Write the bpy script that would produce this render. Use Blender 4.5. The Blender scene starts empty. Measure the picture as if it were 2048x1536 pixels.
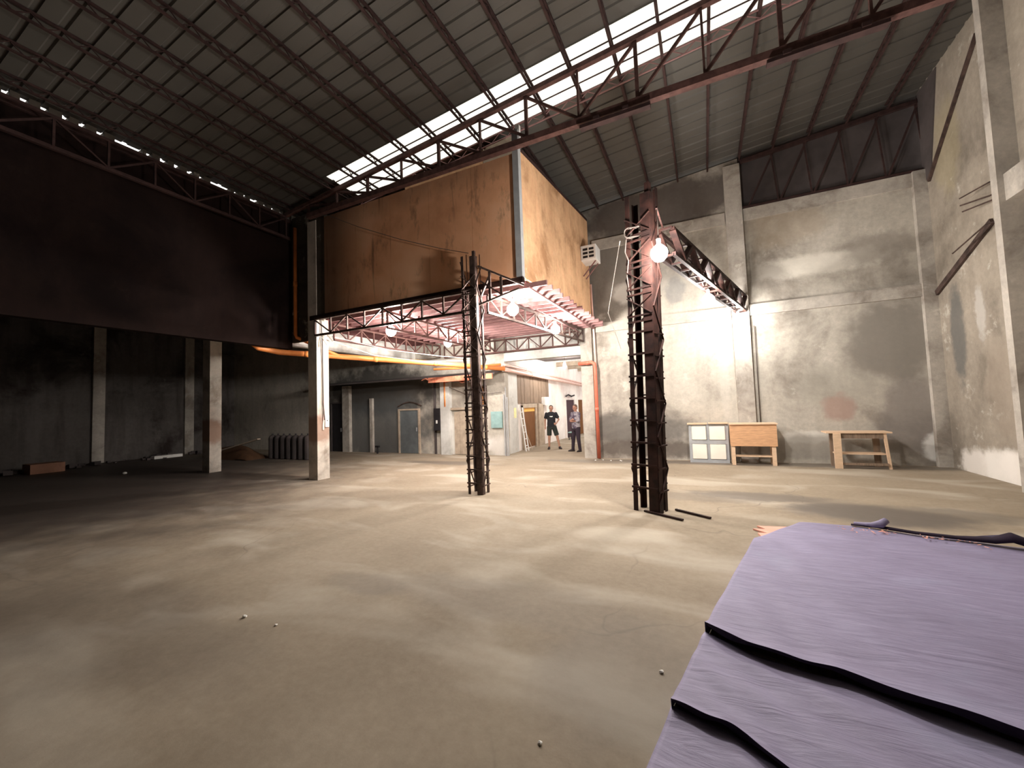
import bpy, math, random
from mathutils import Vector, Matrix
random.seed(7)
S = bpy.context.scene
COL = S.collection
V = Vector

# ------------------------------------------------------------------ camera
cam_d = bpy.data.cameras.new('camera')
cam = bpy.data.objects.new('camera', cam_d); COL.objects.link(cam)
cam_d.sensor_width = 36.0; cam_d.sensor_fit = 'HORIZONTAL'
cam_d.lens = 800.0 / 2048.0 * 36.0
cam_d.clip_start = 0.05; cam_d.clip_end = 200
Rc = Matrix(((0.90008477, 0.05500541, 0.43222889),
             (0.43431268, -0.03374362, -0.90012991),
             (-0.03492705, 0.99791571, -0.05426167)))
cam.matrix_world = Matrix.Translation((0, 0, 1.7)) @ Rc.to_4x4()
S.camera = cam

# ------------------------------------------------------------------ world, exposure
W = bpy.data.worlds.new('world'); S.world = W; W.use_nodes = True
bg = W.node_tree.nodes['Background']
SKY_STRENGTH = 2.0
bg.inputs[0].default_value = (1.0, 0.98, 0.95, 1); bg.inputs[1].default_value = SKY_STRENGTH
S.view_settings.view_transform = 'Standard'; S.view_settings.look = 'None'
S.view_settings.gamma = 1.0; S.view_settings.use_curve_mapping = False
S.view_settings.exposure = 0.0
BULB = 820.0          # emission of the hanging bulbs
CORRIDOR_BULB = 800.0
FRONT_BULB = 790.0
MID_BULB = 720.0
WALL_BULB = 260.0
S.cycles.sample_clamp_indirect = 4.0
S.cycles.use_denoising = True
S.cycles.max_bounces = 6
S.cycles.diffuse_bounces = 4
S.cycles.adaptive_threshold = 0.02

# ------------------------------------------------------------------ mesh helpers
class MB:
    def __init__(s): s.v = []; s.f = []
    def add(s, vs, fs):
        n = len(s.v); s.v += [tuple(v) for v in vs]; s.f += [tuple(i + n for i in f) for f in fs]; return s
    def box(s, a, b):
        x0, y0, z0 = a; x1, y1, z1 = b
        vs = [(x0,y0,z0),(x1,y0,z0),(x1,y1,z0),(x0,y1,z0),(x0,y0,z1),(x1,y0,z1),(x1,y1,z1),(x0,y1,z1)]
        return s.add(vs, [(0,3,2,1),(4,5,6,7),(0,1,5,4),(1,2,6,5),(2,3,7,6),(3,0,4,7)])
    def bar(s, p0, p1, w, h, up=(0,0,1)):
        p0 = V(p0); p1 = V(p1); d = (p1 - p0).normalized(); up = V(up)
        if abs(d.dot(up)) > .98: up = V((0,1,0))
        x = d.cross(up).normalized(); y = x.cross(d)
        vs = []
        for p in (p0, p1):
            for a, b in ((-1,-1),(1,-1),(1,1),(-1,1)): vs.append(p + x * (a*w/2) + y * (b*h/2))
        return s.add(vs, [(3,2,1,0),(4,5,6,7),(0,1,5,4),(1,2,6,5),(2,3,7,6),(3,0,4,7)])
    def angle(s, p0, p1, w, t=.008, up=(0,0,1), sx=1, sy=1):
        # L section
        p0 = V(p0); p1 = V(p1); d = (p1 - p0).normalized(); up = V(up)
        if abs(d.dot(up)) > .98: up = V((0,1,0))
        x = d.cross(up).normalized() * sx; y = (d.cross(up).normalized()).cross(d) * sy
        pts = [(0,0),(w,0),(w,t),(t,t),(t,w),(0,w)]
        vs = [p + x*a + y*b for p in (p0, p1) for a, b in pts]
        fs = [(i, (i+1)%6, 6+(i+1)%6, 6+i) for i in range(6)] + [(5,4,3,2,1,0),(6,7,8,9,10,11)]
        return s.add(vs, fs)
    def tube(s, pts, r, n=8, caps=True):
        pts = [V(p) for p in pts]; rs = r if isinstance(r, (list, tuple)) else [r]*len(pts)
        m = len(pts); ref = None; rings = []
        for i, p in enumerate(pts):
            d = (pts[min(i+1, m-1)] - pts[max(i-1, 0)]).normalized()
            if ref is None:
                ref = V((0,0,1)) if abs(d.z) < .9 else V((1,0,0))
            x = (ref - d * ref.dot(d)).normalized(); ref = x; y = d.cross(x)
            rx, ry = rs[i] if isinstance(rs[i], (list, tuple)) else (rs[i], rs[i])
            rings.append([p + x*math.cos(2*math.pi*k/n)*rx + y*math.sin(2*math.pi*k/n)*ry for k in range(n)])
        vs = [v for rg in rings for v in rg]
        fs = [(i*n+k, i*n+(k+1)%n, (i+1)*n+(k+1)%n, (i+1)*n+k) for i in range(m-1) for k in range(n)]
        if caps: fs += [tuple(range(n-1, -1, -1)), tuple((m-1)*n+k for k in range(n))]
        return s.add(vs, fs)
    def lathe(s, c, prof, n=16):
        c = V(c); m = len(prof)
        vs = [c + V((r*math.cos(2*math.pi*k/n), r*math.sin(2*math.pi*k/n), z)) for r, z in prof for k in range(n)]
        fs = [(i*n+k, i*n+(k+1)%n, (i+1)*n+(k+1)%n, (i+1)*n+k) for i in range(m-1) for k in range(n)]
        fs += [tuple(range(n-1, -1, -1)), tuple((m-1)*n+k for k in range(n))]
        return s.add(vs, fs)
    def loft(s, rings):
        # rings: lists of (cx,cy,cz,rx,ry); horizontal ellipses, closed
        n = 20; vs = []
        for cx, cy, cz, rx, ry in rings:
            for k in range(n):
                a = 2*math.pi*k/n; vs.append((cx+rx*math.cos(a), cy+ry*math.sin(a), cz))
        m = len(rings)
        fs = [(i*n+k, i*n+(k+1)%n, (i+1)*n+(k+1)%n, (i+1)*n+k) for i in range(m-1) for k in range(n)]
        fs += [tuple(range(n-1,-1,-1)), tuple((m-1)*n+k for k in range(n))]
        return s.add(vs, fs)
    def grid(s, fn, nu, nv):
        vs = [fn(i/nu, j/nv) for j in range(nv+1) for i in range(nu+1)]
        fs = [(j*(nu+1)+i, j*(nu+1)+i+1, (j+1)*(nu+1)+i+1, (j+1)*(nu+1)+i) for j in range(nv) for i in range(nu)]
        return s.add(vs, fs)

def wloc(o):
    l = V((0,0,0))
    while o is not None: l = l + o.location; o = o.parent
    return l
def obj(name, mb, mat, parent=None, label=None, smooth=False, org=None, bevel=0):
    """mesh given in world coordinates, linked under parent"""
    me = bpy.data.meshes.new(name)
    base = V(org) if org is not None else (wloc(parent) if parent else V((0,0,0)))
    me.from_pydata([tuple(V(v) - base) for v in mb.v], [], mb.f); me.update()
    me.materials.append(mat)
    o = bpy.data.objects.new(name, me); COL.objects.link(o)
    if parent: o.parent = parent; o.location = base - wloc(parent)
    else: o.location = base
    if label: o['label'] = label
    if smooth:
        for p in me.polygons: p.use_smooth = True
    if bevel:
        b = o.modifiers.new('bevel', 'BEVEL'); b.width = bevel; b.segments = 2; b.limit_method = 'ANGLE'
    return o
def tag(o, label, cat, group=None, kind=None):
    if label: o['label'] = label
    if cat: o['category'] = cat
    if group: o['group'] = group
    if kind: o['kind'] = kind
    return o
def thing(name, loc, label, cat, group=None, rz=0):
    o = bpy.data.objects.new(name, None); COL.objects.link(o); o.location = loc; o.empty_display_size = .2
    return tag(o, label, cat, group)
def struct_empty(name, loc=(0,0,0)):
    o = bpy.data.objects.new(name, None); COL.objects.link(o); o.location = loc; o['kind'] = 'structure'; return o
def struct(name, mb, mat, **k):
    o = obj(name, mb, mat, **k); o['kind'] = 'structure'; return o

# ------------------------------------------------------------------ materials
class NT:
    def __init__(s, name):
        s.m = bpy.data.materials.new(name); s.m.use_nodes = True; s.t = s.m.node_tree; s.n = s.t.nodes; s.l = s.t.links
        s.b = s.n['Principled BSDF']; s.geo = s.n.new('ShaderNodeTexCoord'); s.co = s.geo.outputs['Object']
        s.wp = s.n.new('ShaderNodeNewGeometry').outputs['Position']
    def inp(s, node, i, v):
        if hasattr(v, 'is_linked'): s.l.new(v, node.inputs[i])
        else: node.inputs[i].default_value = v
    def noise(s, scale, detail=5, rough=.6, vec=None, stretch=None, off=(0,0,0), dist=0):
        v = vec or s.wp
        if stretch or off != (0,0,0):
            mp = s.n.new('ShaderNodeMapping'); s.l.new(v, mp.inputs[0])
            mp.inputs['Scale'].default_value = stretch or (1,1,1); mp.inputs['Location'].default_value = off; v = mp.outputs[0]
        nd = s.n.new('ShaderNodeTexNoise'); s.l.new(v, nd.inputs['Vector'])
        nd.inputs['Scale'].default_value = scale; nd.inputs['Detail'].default_value = detail
        nd.inputs['Roughness'].default_value = rough; nd.inputs['Distortion'].default_value = dist
        return nd.outputs[0]
    def ramp(s, fac, *stops):
        r = s.n.new('ShaderNodeValToRGB'); s.l.new(fac, r.inputs[0]); e = r.color_ramp.elements
        while len(e) < len(stops): e.new(.5)
        for el, (p, c) in zip(e, stops):
            el.position = p; el.color = (c, c, c, 1) if not isinstance(c, tuple) else (*c, 1)
        return r.outputs[0]
    def mix(s, fac, a, b, mode='MIX'):
        m = s.n.new('ShaderNodeMix'); m.data_type = 'RGBA'; m.blend_type = mode
        s.inp(m, 0, fac)
        for i, v in ((6, a), (7, b)):
            if isinstance(v, tuple): v = (*v[:3], 1)
            s.inp(m, i, v)
        return m.outputs[2]
    def math(s, op, a, b=0.0, c=None):
        m = s.n.new('ShaderNodeMath'); m.operation = op; s.inp(m, 0, a); s.inp(m, 1, b)
        if c is not None: s.inp(m, 2, c)
        return m.outputs[0]
    def sep(s, vec=None):
        x = s.n.new('ShaderNodeSeparateXYZ'); s.l.new(vec or s.wp, x.inputs[0]); return x.outputs
    def blob(s, cx, cy, rx, ry, wob=.5, soft=.35, axes=(0,1), ns=1.6):
        ns = max(ns, 1.1 / min(rx, ry))
        
        o = s.sep(); n = s.noise(ns, 4, .6, off=(cx, cy, 3))
        a = s.math('DIVIDE', s.math('SUBTRACT', o[axes[0]], cx), rx); b = s.math('DIVIDE', s.math('SUBTRACT', o[axes[1]], cy), ry)
        d = s.math('SQRT', s.math('ADD', s.math('MULTIPLY', a, a), s.math('MULTIPLY', b, b)))
        d = s.math('ADD', d, s.math('MULTIPLY', s.math('SUBTRACT', n, .5), wob * 2))
        mr = s.n.new('ShaderNodeMapRange'); mr.interpolation_type = 'SMOOTHSTEP'
        s.l.new(d, mr.inputs[0]); mr.inputs[1].default_value = 1 - soft; mr.inputs[2].default_value = 1 + soft
        mr.inputs[3].default_value = 1; mr.inputs[4].default_value = 0
        return mr.outputs[0]
    def bump(s, h, strength=.3, dist=.02):
        b = s.n.new('ShaderNodeBump'); b.inputs['Strength'].default_value = strength; b.inputs['Distance'].default_value = dist
        s.l.new(h, b.inputs['Height']); s.l.new(b.outputs[0], s.b.inputs['Normal'])
    def done(s, color, rough=.85, metal=0.0, spec=.3):
        s.inp(s.b, 'Base Color', (*color, 1) if isinstance(color, tuple) else color)
        s.inp(s.b, 'Roughness', rough); s.b.inputs['Metallic'].default_value = metal
        s.b.inputs['Specular IOR Level'].default_value = spec
        return s.m

def plain(name, c, rough=.7, var=.15, scale=8, metal=0.0, spec=.3, bump=.15):
    t = NT(name); n = t.noise(scale, 4)
    lo = tuple(x * (1 - var) for x in c); hi = tuple(min(1, x * (1 + var)) for x in c)
    col = t.ramp(n, (.3, lo), (.7, hi))
    if bump: t.bump(t.noise(scale * 4, 3), bump, .005)
    return t.done(col, rough, metal, spec)

def floor_mat():
    t = NT('floor_concrete')
    base = t.ramp(t.noise(.55, 6, .6), (.3, (.175,.135,.09)), (.52, (.285,.232,.165)), (.72, (.39,.33,.25)))
    fine = t.noise(14, 5, .7)
    col = t.mix(.5, base, t.ramp(fine, (.3, (.25,.20,.145)), (.7, (.36,.30,.225))), 'MIX')
    pal = t.ramp(t.noise(.9, 3, .5, stretch=(.55,1.3,1), off=(4,2,0), dist=.6), (.5, 0.0), (.68, .55))
    col = t.mix(pal, col, (.50,.45,.37))
    # damp patches and dirt, with the dark aisle's shade painted in as well
    damp_shade = None
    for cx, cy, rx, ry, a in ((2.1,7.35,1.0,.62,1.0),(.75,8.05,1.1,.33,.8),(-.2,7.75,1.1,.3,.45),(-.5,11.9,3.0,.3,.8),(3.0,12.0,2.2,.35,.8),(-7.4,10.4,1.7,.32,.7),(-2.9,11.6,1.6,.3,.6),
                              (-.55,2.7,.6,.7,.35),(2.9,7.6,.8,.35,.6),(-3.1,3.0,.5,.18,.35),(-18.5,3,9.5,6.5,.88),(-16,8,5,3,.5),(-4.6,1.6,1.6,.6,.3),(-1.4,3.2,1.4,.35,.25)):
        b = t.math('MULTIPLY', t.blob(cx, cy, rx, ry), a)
        damp_shade = b if damp_shade is None else t.math('MAXIMUM', damp_shade, b)
    col = t.mix(damp_shade, col, (.135,.115,.095))
    dark_tone = t.math('MAXIMUM', t.math('MULTIPLY', t.blob(-18.0, 3.5, 9.6, 6.8, .35), .85), t.math('MULTIPLY', t.blob(-9.5, -1.0, 5.5, 3.2, .4, .5), .6))  # gloom of the left aisle and near left floor, put into the colour
    col = t.mix(dark_tone, col, (.06,.046,.04))
    crk = t.n.new('ShaderNodeTexVoronoi'); crk.feature = 'DISTANCE_TO_EDGE'; crk.inputs['Scale'].default_value = .45
    wv = t.n.new('ShaderNodeVectorMath'); wv.operation = 'MULTIPLY_ADD'
    nn = t.n.new('ShaderNodeTexNoise'); nn.inputs['Scale'].default_value = 1.2; t.l.new(t.wp, nn.inputs['Vector'])
    t.l.new(nn.outputs['Color'], wv.inputs[0]); wv.inputs[1].default_value = (1.2,1.2,0); t.l.new(t.wp, wv.inputs[2]); t.l.new(wv.outputs[0], crk.inputs['Vector'])
    ck = t.ramp(crk.outputs['Distance'], (.002, .45), (.006, 0.0))
    ckm = t.math('MULTIPLY', ck, t.ramp(t.noise(.4, 2, off=(9,9,9)), (.5, 0.0), (.6, 1.0)))
    col = t.mix(ckm, col, (.12,.10,.08))
    rough = t.math('SUBTRACT', .82, t.math('MULTIPLY', damp_shade, .3))
    h = t.math('ADD', t.math('MULTIPLY', t.noise(1.1, 3, .5), .9), t.math('MULTIPLY', fine, .06))
    t.bump(h, .35, .06)
    return t.done(col, rough, 0, .25)

def wall_mat(name, c=(.42,.385,.335), dark=(.20,.18,.155), stain=.55, blocks=True, scale=1.0, blobs=(), pale=(.60,.57,.51)):
    t = NT(name)
    n1 = t.noise(.55 * scale, 7, .62, off=(3,1,7), dist=.4)
    col = t.ramp(n1, (.34, dark), (.47, c), (.62, tuple(x*1.18 for x in c)))
    drips = t.ramp(t.noise(1.6, 5, .6, stretch=(1.8,1.8,.22)), (.45, 0.0), (.75, stain))
    col = t.mix(drips, col, dark)
    n2 = t.noise(1.5 * scale, 7, .7, off=(11,5,2))
    col = t.mix(t.ramp(n2, (.60, 0.0), (.67, .6)), col, pale)
    fine = t.noise(9, 6, .75)
    col = t.mix(.28, col, t.ramp(fine, (.25, (.12,.11,.10)), (.75, (.7,.66,.6))), 'OVERLAY')
    for cx, cz, rx, rz, cc, a, ax in blobs:
        col = t.mix(t.math('MULTIPLY', t.blob(cx, cz, rx, rz, .55, .3, ax, 2.2), a), col, cc)
    h = t.math('MULTIPLY', fine, .5)
    t.bump(h, .4, .02)
    return t.done(col, .92, 0, .12)

def wood_mat(name, c, var=.3, axis=(8,1,1)):
    t = NT(name); n = t.noise(3, 5, .6, stretch=axis)
    col = t.ramp(n, (.3, tuple(x*(1-var) for x in c)), (.7, tuple(min(1,x*(1+var*.5)) for x in c)))
    t.bump(n, .2, .005); return t.done(col, .7, 0, .2)

def ochre_mat():
    t = NT('ochre_plaster')
    col = t.ramp(t.noise(.7, 6, .6, off=(2,2,2), dist=.3), (.3, (.66,.31,.16)), (.5, (.86,.45,.25)), (.7, (.92,.55,.34)))
    col = t.mix(t.ramp(t.noise(2.4, 6, .7, stretch=(1.4,1.4,.5)), (.56, 0.0), (.7, .6)), col, (.22,.11,.06))
    o = t.sep()
    # cast shadow of the truss chord painted as a dark band, ragged lower edge
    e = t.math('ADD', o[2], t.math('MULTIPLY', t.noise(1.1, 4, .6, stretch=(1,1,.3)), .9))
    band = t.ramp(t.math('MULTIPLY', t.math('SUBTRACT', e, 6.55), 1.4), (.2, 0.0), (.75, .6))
    # the near face turns darker towards its left end
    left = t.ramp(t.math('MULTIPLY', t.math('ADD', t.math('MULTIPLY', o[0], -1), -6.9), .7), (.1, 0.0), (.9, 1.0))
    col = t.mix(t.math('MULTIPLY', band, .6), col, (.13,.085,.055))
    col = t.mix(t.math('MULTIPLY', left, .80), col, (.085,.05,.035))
    drip = t.ramp(t.noise(3.2, 3, .5, stretch=(2.2,2.2,.12), off=(5,0,0)), (.66, 0.0), (.72, .5))
    col = t.mix(drip, col, (.12,.06,.035))
    t.bump(t.noise(12, 5, .7), .25, .01)
    return t.done(col, .85, 0, .2)

def emit_mat(name, c, s):
    t = NT(name); t.b.inputs['Base Color'].default_value = (*c, 1)
    t.b.inputs['Emission Color'].default_value = (*c, 1); t.b.inputs['Emission Strength'].default_value = s
    return t.m

def skylight_mat():
    t = NT('translucent_sheet'); t.n.remove(t.b)
    tr = t.n.new('ShaderNodeBsdfTransparent'); tr.inputs[0].default_value = (.80,.79,.76,1)
    tl = t.n.new('ShaderNodeBsdfTranslucent'); tl.inputs[0].default_value = (.85,.83,.78,1)
    mx = t.n.new('ShaderNodeMixShader'); mx.inputs[0].default_value = .35
    t.l.new(tr.outputs[0], mx.inputs[1]); t.l.new(tl.outputs[0], mx.inputs[2])
    t.l.new(mx.outputs[0], t.n['Material Output'].inputs[0]); return t.m

def tarp_mat():
    t = NT('purple_tarp')
    col = t.ramp(t.noise(1.2, 5, .6, dist=.5), (.3, (.225,.195,.30)), (.55, (.265,.235,.36)), (.75, (.275,.275,.40)))
    w = t.noise(6, 6, .65, stretch=(1,4,1)); fine = t.noise(160, 2, .5, stretch=(1,1,1))
    col = t.mix(.25, col, t.ramp(w, (.3, (.17,.15,.23)), (.7, (.42,.39,.55))))
    t.bump(t.math('ADD', t.math('MULTIPLY', t.noise(2.6, 6, .6, stretch=(.5,3.0,1), dist=1.0), .8), t.math('MULTIPLY', fine, .03)), .55, .03)
    return t.done(col, .62, 0, .35)

def rust(name, c, c2, rough=.75, sc=7):
    t = NT(name); col = t.ramp(t.noise(sc, 6, .65), (.38, c), (.62, c2)); t.bump(t.noise(40, 3), .25, .004)
    return t.done(col, rough, .15, .3)

M = {}
M['floor'] = floor_mat()
GX = (0,2); GY = (1,2)
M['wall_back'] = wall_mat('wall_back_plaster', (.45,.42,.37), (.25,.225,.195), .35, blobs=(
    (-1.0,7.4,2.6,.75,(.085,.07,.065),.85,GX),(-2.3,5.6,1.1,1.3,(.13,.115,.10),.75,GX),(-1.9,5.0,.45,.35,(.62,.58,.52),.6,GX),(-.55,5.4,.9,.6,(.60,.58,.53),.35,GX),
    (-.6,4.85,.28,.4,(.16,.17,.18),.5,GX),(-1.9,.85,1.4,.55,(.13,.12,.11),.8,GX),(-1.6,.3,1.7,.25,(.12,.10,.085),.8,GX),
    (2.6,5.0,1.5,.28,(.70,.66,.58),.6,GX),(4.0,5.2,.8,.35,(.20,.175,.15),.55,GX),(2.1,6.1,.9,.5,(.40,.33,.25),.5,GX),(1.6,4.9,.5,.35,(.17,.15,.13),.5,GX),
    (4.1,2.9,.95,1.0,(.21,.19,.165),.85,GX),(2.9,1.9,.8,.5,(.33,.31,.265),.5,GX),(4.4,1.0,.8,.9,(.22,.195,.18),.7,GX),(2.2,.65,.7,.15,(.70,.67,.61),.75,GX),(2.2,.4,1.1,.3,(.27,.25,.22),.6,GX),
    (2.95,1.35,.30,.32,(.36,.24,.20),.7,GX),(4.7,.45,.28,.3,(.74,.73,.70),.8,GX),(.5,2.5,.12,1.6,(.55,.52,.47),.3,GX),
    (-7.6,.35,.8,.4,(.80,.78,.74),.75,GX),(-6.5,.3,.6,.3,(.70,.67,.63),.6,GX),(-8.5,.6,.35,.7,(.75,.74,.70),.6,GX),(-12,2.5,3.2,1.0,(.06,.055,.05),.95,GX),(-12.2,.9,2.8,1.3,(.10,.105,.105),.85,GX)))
M['wall_right'] = wall_mat('wall_right_plaster', (.31,.275,.23), (.20,.175,.145), .35, blobs=(
    (11.6,2.9,.25,1.0,(.12,.12,.115),.8,GY),(11.3,.2,.6,.3,(.74,.70,.65),.85,GY),(10.7,.22,.5,.36,(.78,.75,.70),.9,GY),(10.1,.25,.6,.36,(.80,.76,.71),.9,GY),(9.5,.25,.6,.32,(.76,.72,.66),.85,GY),
    (11.4,6.9,.5,1.0,(.40,.34,.20),.4,GY),(10.8,3.2,.15,.5,(.55,.53,.5),.5,GY),(10.3,1.7,.5,.9,(.30,.25,.20),.5,GY)))
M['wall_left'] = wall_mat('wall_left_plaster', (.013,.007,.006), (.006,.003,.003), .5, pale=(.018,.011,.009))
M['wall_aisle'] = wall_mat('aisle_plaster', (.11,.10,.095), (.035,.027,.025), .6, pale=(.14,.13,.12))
M['wall_white'] = wall_mat('limewashed_plaster', (.62,.62,.60), (.42,.41,.39), .25)
M['wall_corr'] = wall_mat('corridor_plaster', (.80,.74,.70), (.66,.52,.50), .2, pale=(.86,.82,.78))
M['column'] = wall_mat('column_concrete', (.42,.39,.35), (.26,.23,.20), .2, scale=2)
M['pillar'] = wall_mat('pillar_concrete', (.52,.48,.43), (.30,.26,.22), .2, scale=2, blobs=((7.05,1.25,.4,.35,(.28,.16,.11),.75,GY),))
M['ochre'] = ochre_mat()
M['ochre_side'] = wall_mat('ochre_side_plaster', (.66,.42,.245), (.42,.23,.12), .45, scale=1.6, pale=(.72,.50,.32))
M['dark_tone'] = wall_mat('dark_panel', (.10,.085,.07), (.05,.04,.035), .4)  # dark panels at the eave and the loft's left end
M['roof'] = plain('roof_sheet', (.095,.088,.078), .55, .12, .6, .15, .35, 0)
M['purlin'] = rust('oxide_red_purlin', (.03,.015,.014), (.055,.028,.025))
M['truss'] = rust('oxide_red_steel', (.075,.035,.03), (.13,.065,.055))
M['rust'] = rust('dark_rusted_steel', (.014,.006,.005), (.042,.016,.012), .65, 5)
M['rust2'] = rust('weathered_brown_steel', (.040,.026,.022), (.10,.064,.053), .65, 6)
M['siding'] = plain('dark_siding', (.075,.062,.06), .8, .3, 1.5)
M['pink'] = wall_mat('reddish_soffit_board', (.20,.08,.085), (.09,.035,.04), .4, scale=1.8, pale=(.30,.15,.16))
M['joist'] = plain('pinkish_primer_joist', (.24,.125,.12), .6, .2, 6)
M['orange_pipe'] = plain('orange_pipe', (.78,.26,.07), .45, .15, 3, 0, .5, 0)
M['red_pipe'] = plain('red_pipe', (.60,.15,.09), .5, .15, 3, 0, .4, 0)
M['pink_pipe'] = plain('pale_pink_pipe', (.80,.52,.45), .5, .1, 3, 0, .4, 0)
M['white'] = plain('white_plastic', (.78,.76,.73), .45, .05, 3, 0, .5, 0)
M['dark'] = plain('black_plastic', (.02,.018,.02), .6, .2, 6)
M['cable'] = plain('cable_sheath', (.10,.08,.07), .6, .2, 6, bump=0)
M['pale_cable'] = plain('pale_cable_sheath', (.55,.50,.45), .6, .2, 6, bump=0)
M['crate_panel'] = plain('cream_panel', (.86,.80,.70), .6, .06, 3)
M['crate_frame'] = plain('blue_grey_frame', (.36,.37,.38), .6, .15, 4)
M['ply'] = wood_mat('light_plywood', (.62,.36,.20), .22, (2,8,12))
M['ply_pale'] = wood_mat('pale_timber', (.70,.50,.34), .15, (2,8,6))
M['door_steel'] = plain('grey_steel_door', (.13,.145,.15), .6, .2, 3)
M['door_brown'] = wood_mat('brown_door', (.20,.085,.03), .3, (10,10,1))
M['timber'] = wood_mat('weathered_boards', (.25,.18,.13), .4, (14,14,1))
M['frame_tan'] = plain('tan_frame', (.42,.34,.26), .8, .2, 6)
M['teal'] = plain('teal_enamel', (.25,.38,.37), .6, .15, 6)
M['orange_sheet'] = rust('orange_sheet', (.60,.18,.10), (.75,.32,.20), .8, 5)
M['tarp'] = tarp_mat()
M['tarp_dark'] = plain('dark_tarp_edge', (.025,.015,.03), .8, .3, 5)
M['salmon'] = plain('salmon_paper', (.85,.42,.32), .8, .08, 5)
M['skin'] = plain('skin', (.42,.235,.165), .55, .08, 12, bump=0)
M['skin2'] = plain('tanned_skin', (.40,.20,.14), .55, .08, 12, bump=0)
M['hair'] = plain('dark_hair', (.05,.035,.03), .7, .2, 30)
M['grey_hair'] = plain('brown_hair', (.13,.08,.06), .7, .2, 30)
M['shirt1'] = plain('black_cotton', (.018,.018,.022), .85, .2, 6)
M['shorts'] = plain('dark_shorts_cloth', (.022,.026,.022), .85, .2, 6)
def shirt2_mat():
    t = NT('mottled_purple_grey_shirt')
    col = t.ramp(t.noise(7, 3, .5), (.42, (.075,.055,.085)), (.5, (.17,.15,.18)), (.58, (.32,.29,.31))); t.bump(t.noise(20,3), .3, .01)
    return t.done(col, .85)
M['shirt2'] = shirt2_mat()
M['pants'] = plain('dark_trousers_cloth', (.03,.02,.03), .85, .2, 6)
M['shoe'] = plain('dark_shoe', (.03,.022,.022), .6, .2, 10)
M['sky'] = skylight_mat()
M['bulb'] = emit_mat('glowing_bulb', (1.0,.93,.86), BULB)
M['bulb_f'] = emit_mat('front_glowing_bulb', (1.0,.93,.86), FRONT_BULB)
M['bulb_m'] = emit_mat('middle_glowing_bulb', (1.0,.95,.90), MID_BULB)
M['bulb_w'] = emit_mat('far_glowing_bulb', (1.0,.95,.90), WALL_BULB)
M['bulb_c'] = emit_mat('corridor_glowing_bulb', (1.0,.95,.88), CORRIDOR_BULB)
M['box'] = plain('brown_cardboard', (.33,.17,.11), .8, .15, 5)
M['brown_cover'] = plain('brown_cover', (.10,.05,.025), .8, .3, 3)
M['paper'] = plain('white_paper', (.85,.83,.78), .7, .05, 9)

# ------------------------------------------------------------------ geometry constants (metres, camera stands at 0,0)
YB = 12.35; XR = 4.86; XL = -10.07; XO = -21.8; YF = -5.0
def rz_(x): return 8.20 + .097 * x          # underside of the roof sheets
SKY0, SKY1 = 6.62, 7.76

# ---- floor
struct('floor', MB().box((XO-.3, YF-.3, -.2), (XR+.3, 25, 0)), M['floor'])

# ---- walls
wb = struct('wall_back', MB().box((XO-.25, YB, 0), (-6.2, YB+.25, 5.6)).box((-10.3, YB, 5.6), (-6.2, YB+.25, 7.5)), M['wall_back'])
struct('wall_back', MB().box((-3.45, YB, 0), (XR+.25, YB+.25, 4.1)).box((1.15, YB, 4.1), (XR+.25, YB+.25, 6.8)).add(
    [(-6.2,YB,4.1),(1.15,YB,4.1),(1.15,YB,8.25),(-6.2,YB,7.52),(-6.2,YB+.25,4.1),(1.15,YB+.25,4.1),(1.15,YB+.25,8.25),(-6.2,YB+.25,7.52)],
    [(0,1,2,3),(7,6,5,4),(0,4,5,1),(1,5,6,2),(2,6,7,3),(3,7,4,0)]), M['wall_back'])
struct('wall_back', MB().add([(1.15,YB+.12,6.8),(XR+.2,YB+.12,6.8),(XR+.2,YB+.12,8.72),(1.15,YB+.12,8.34),(1.15,YB+.2,6.8),(XR+.2,YB+.2,6.8),(XR+.2,YB+.2,8.72),(1.15,YB+.2,8.34)],
    [(0,1,2,3),(7,6,5,4),(0,4,5,1),(1,5,6,2),(2,6,7,3),(3,7,4,0)]), M['siding'], label='dark recessed siding above the upper beam')
struct('wall_right', MB().box((XR, YF-.25, 0), (XR+.25, YB, 8.72)), M['wall_right'])
struct('wall_right', MB().add([(XR-.02,YB,6.5),(XR-.02,YB-.35,6.6),(XR-.02,11.45,8.64),(XR-.02,YB,8.64),(XR+.01,YB,6.5),(XR+.01,YB-.35,6.6),(XR+.01,11.45,8.64),(XR+.01,YB,8.64)],
    [(0,1,2,3),(7,6,5,4),(0,4,5,1),(1,5,6,2),(2,6,7,3),(3,7,4,0)]), M['siding'], label='dark panel standing in for the shadowed band at the top of the right wall corner')  # flat dark panel takes the place of shade in this corner
wl = struct_empty('wall_left', (XL, 0, 0))
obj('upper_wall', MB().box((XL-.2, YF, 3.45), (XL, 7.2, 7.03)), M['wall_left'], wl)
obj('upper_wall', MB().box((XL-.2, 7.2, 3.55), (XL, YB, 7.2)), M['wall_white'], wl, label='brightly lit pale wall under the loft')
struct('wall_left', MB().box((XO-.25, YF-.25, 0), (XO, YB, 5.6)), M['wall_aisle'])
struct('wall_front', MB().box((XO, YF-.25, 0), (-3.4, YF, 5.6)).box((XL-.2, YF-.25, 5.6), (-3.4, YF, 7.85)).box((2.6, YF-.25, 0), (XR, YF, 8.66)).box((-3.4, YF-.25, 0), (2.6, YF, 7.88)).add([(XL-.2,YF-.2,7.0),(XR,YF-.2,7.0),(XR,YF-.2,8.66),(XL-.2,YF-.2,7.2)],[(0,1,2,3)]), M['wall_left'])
struct('ceiling', MB().box((XO-.25, YF-.25, 5.6), (XL-.2, YB+.25, 5.75)), M['siding'])
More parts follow.
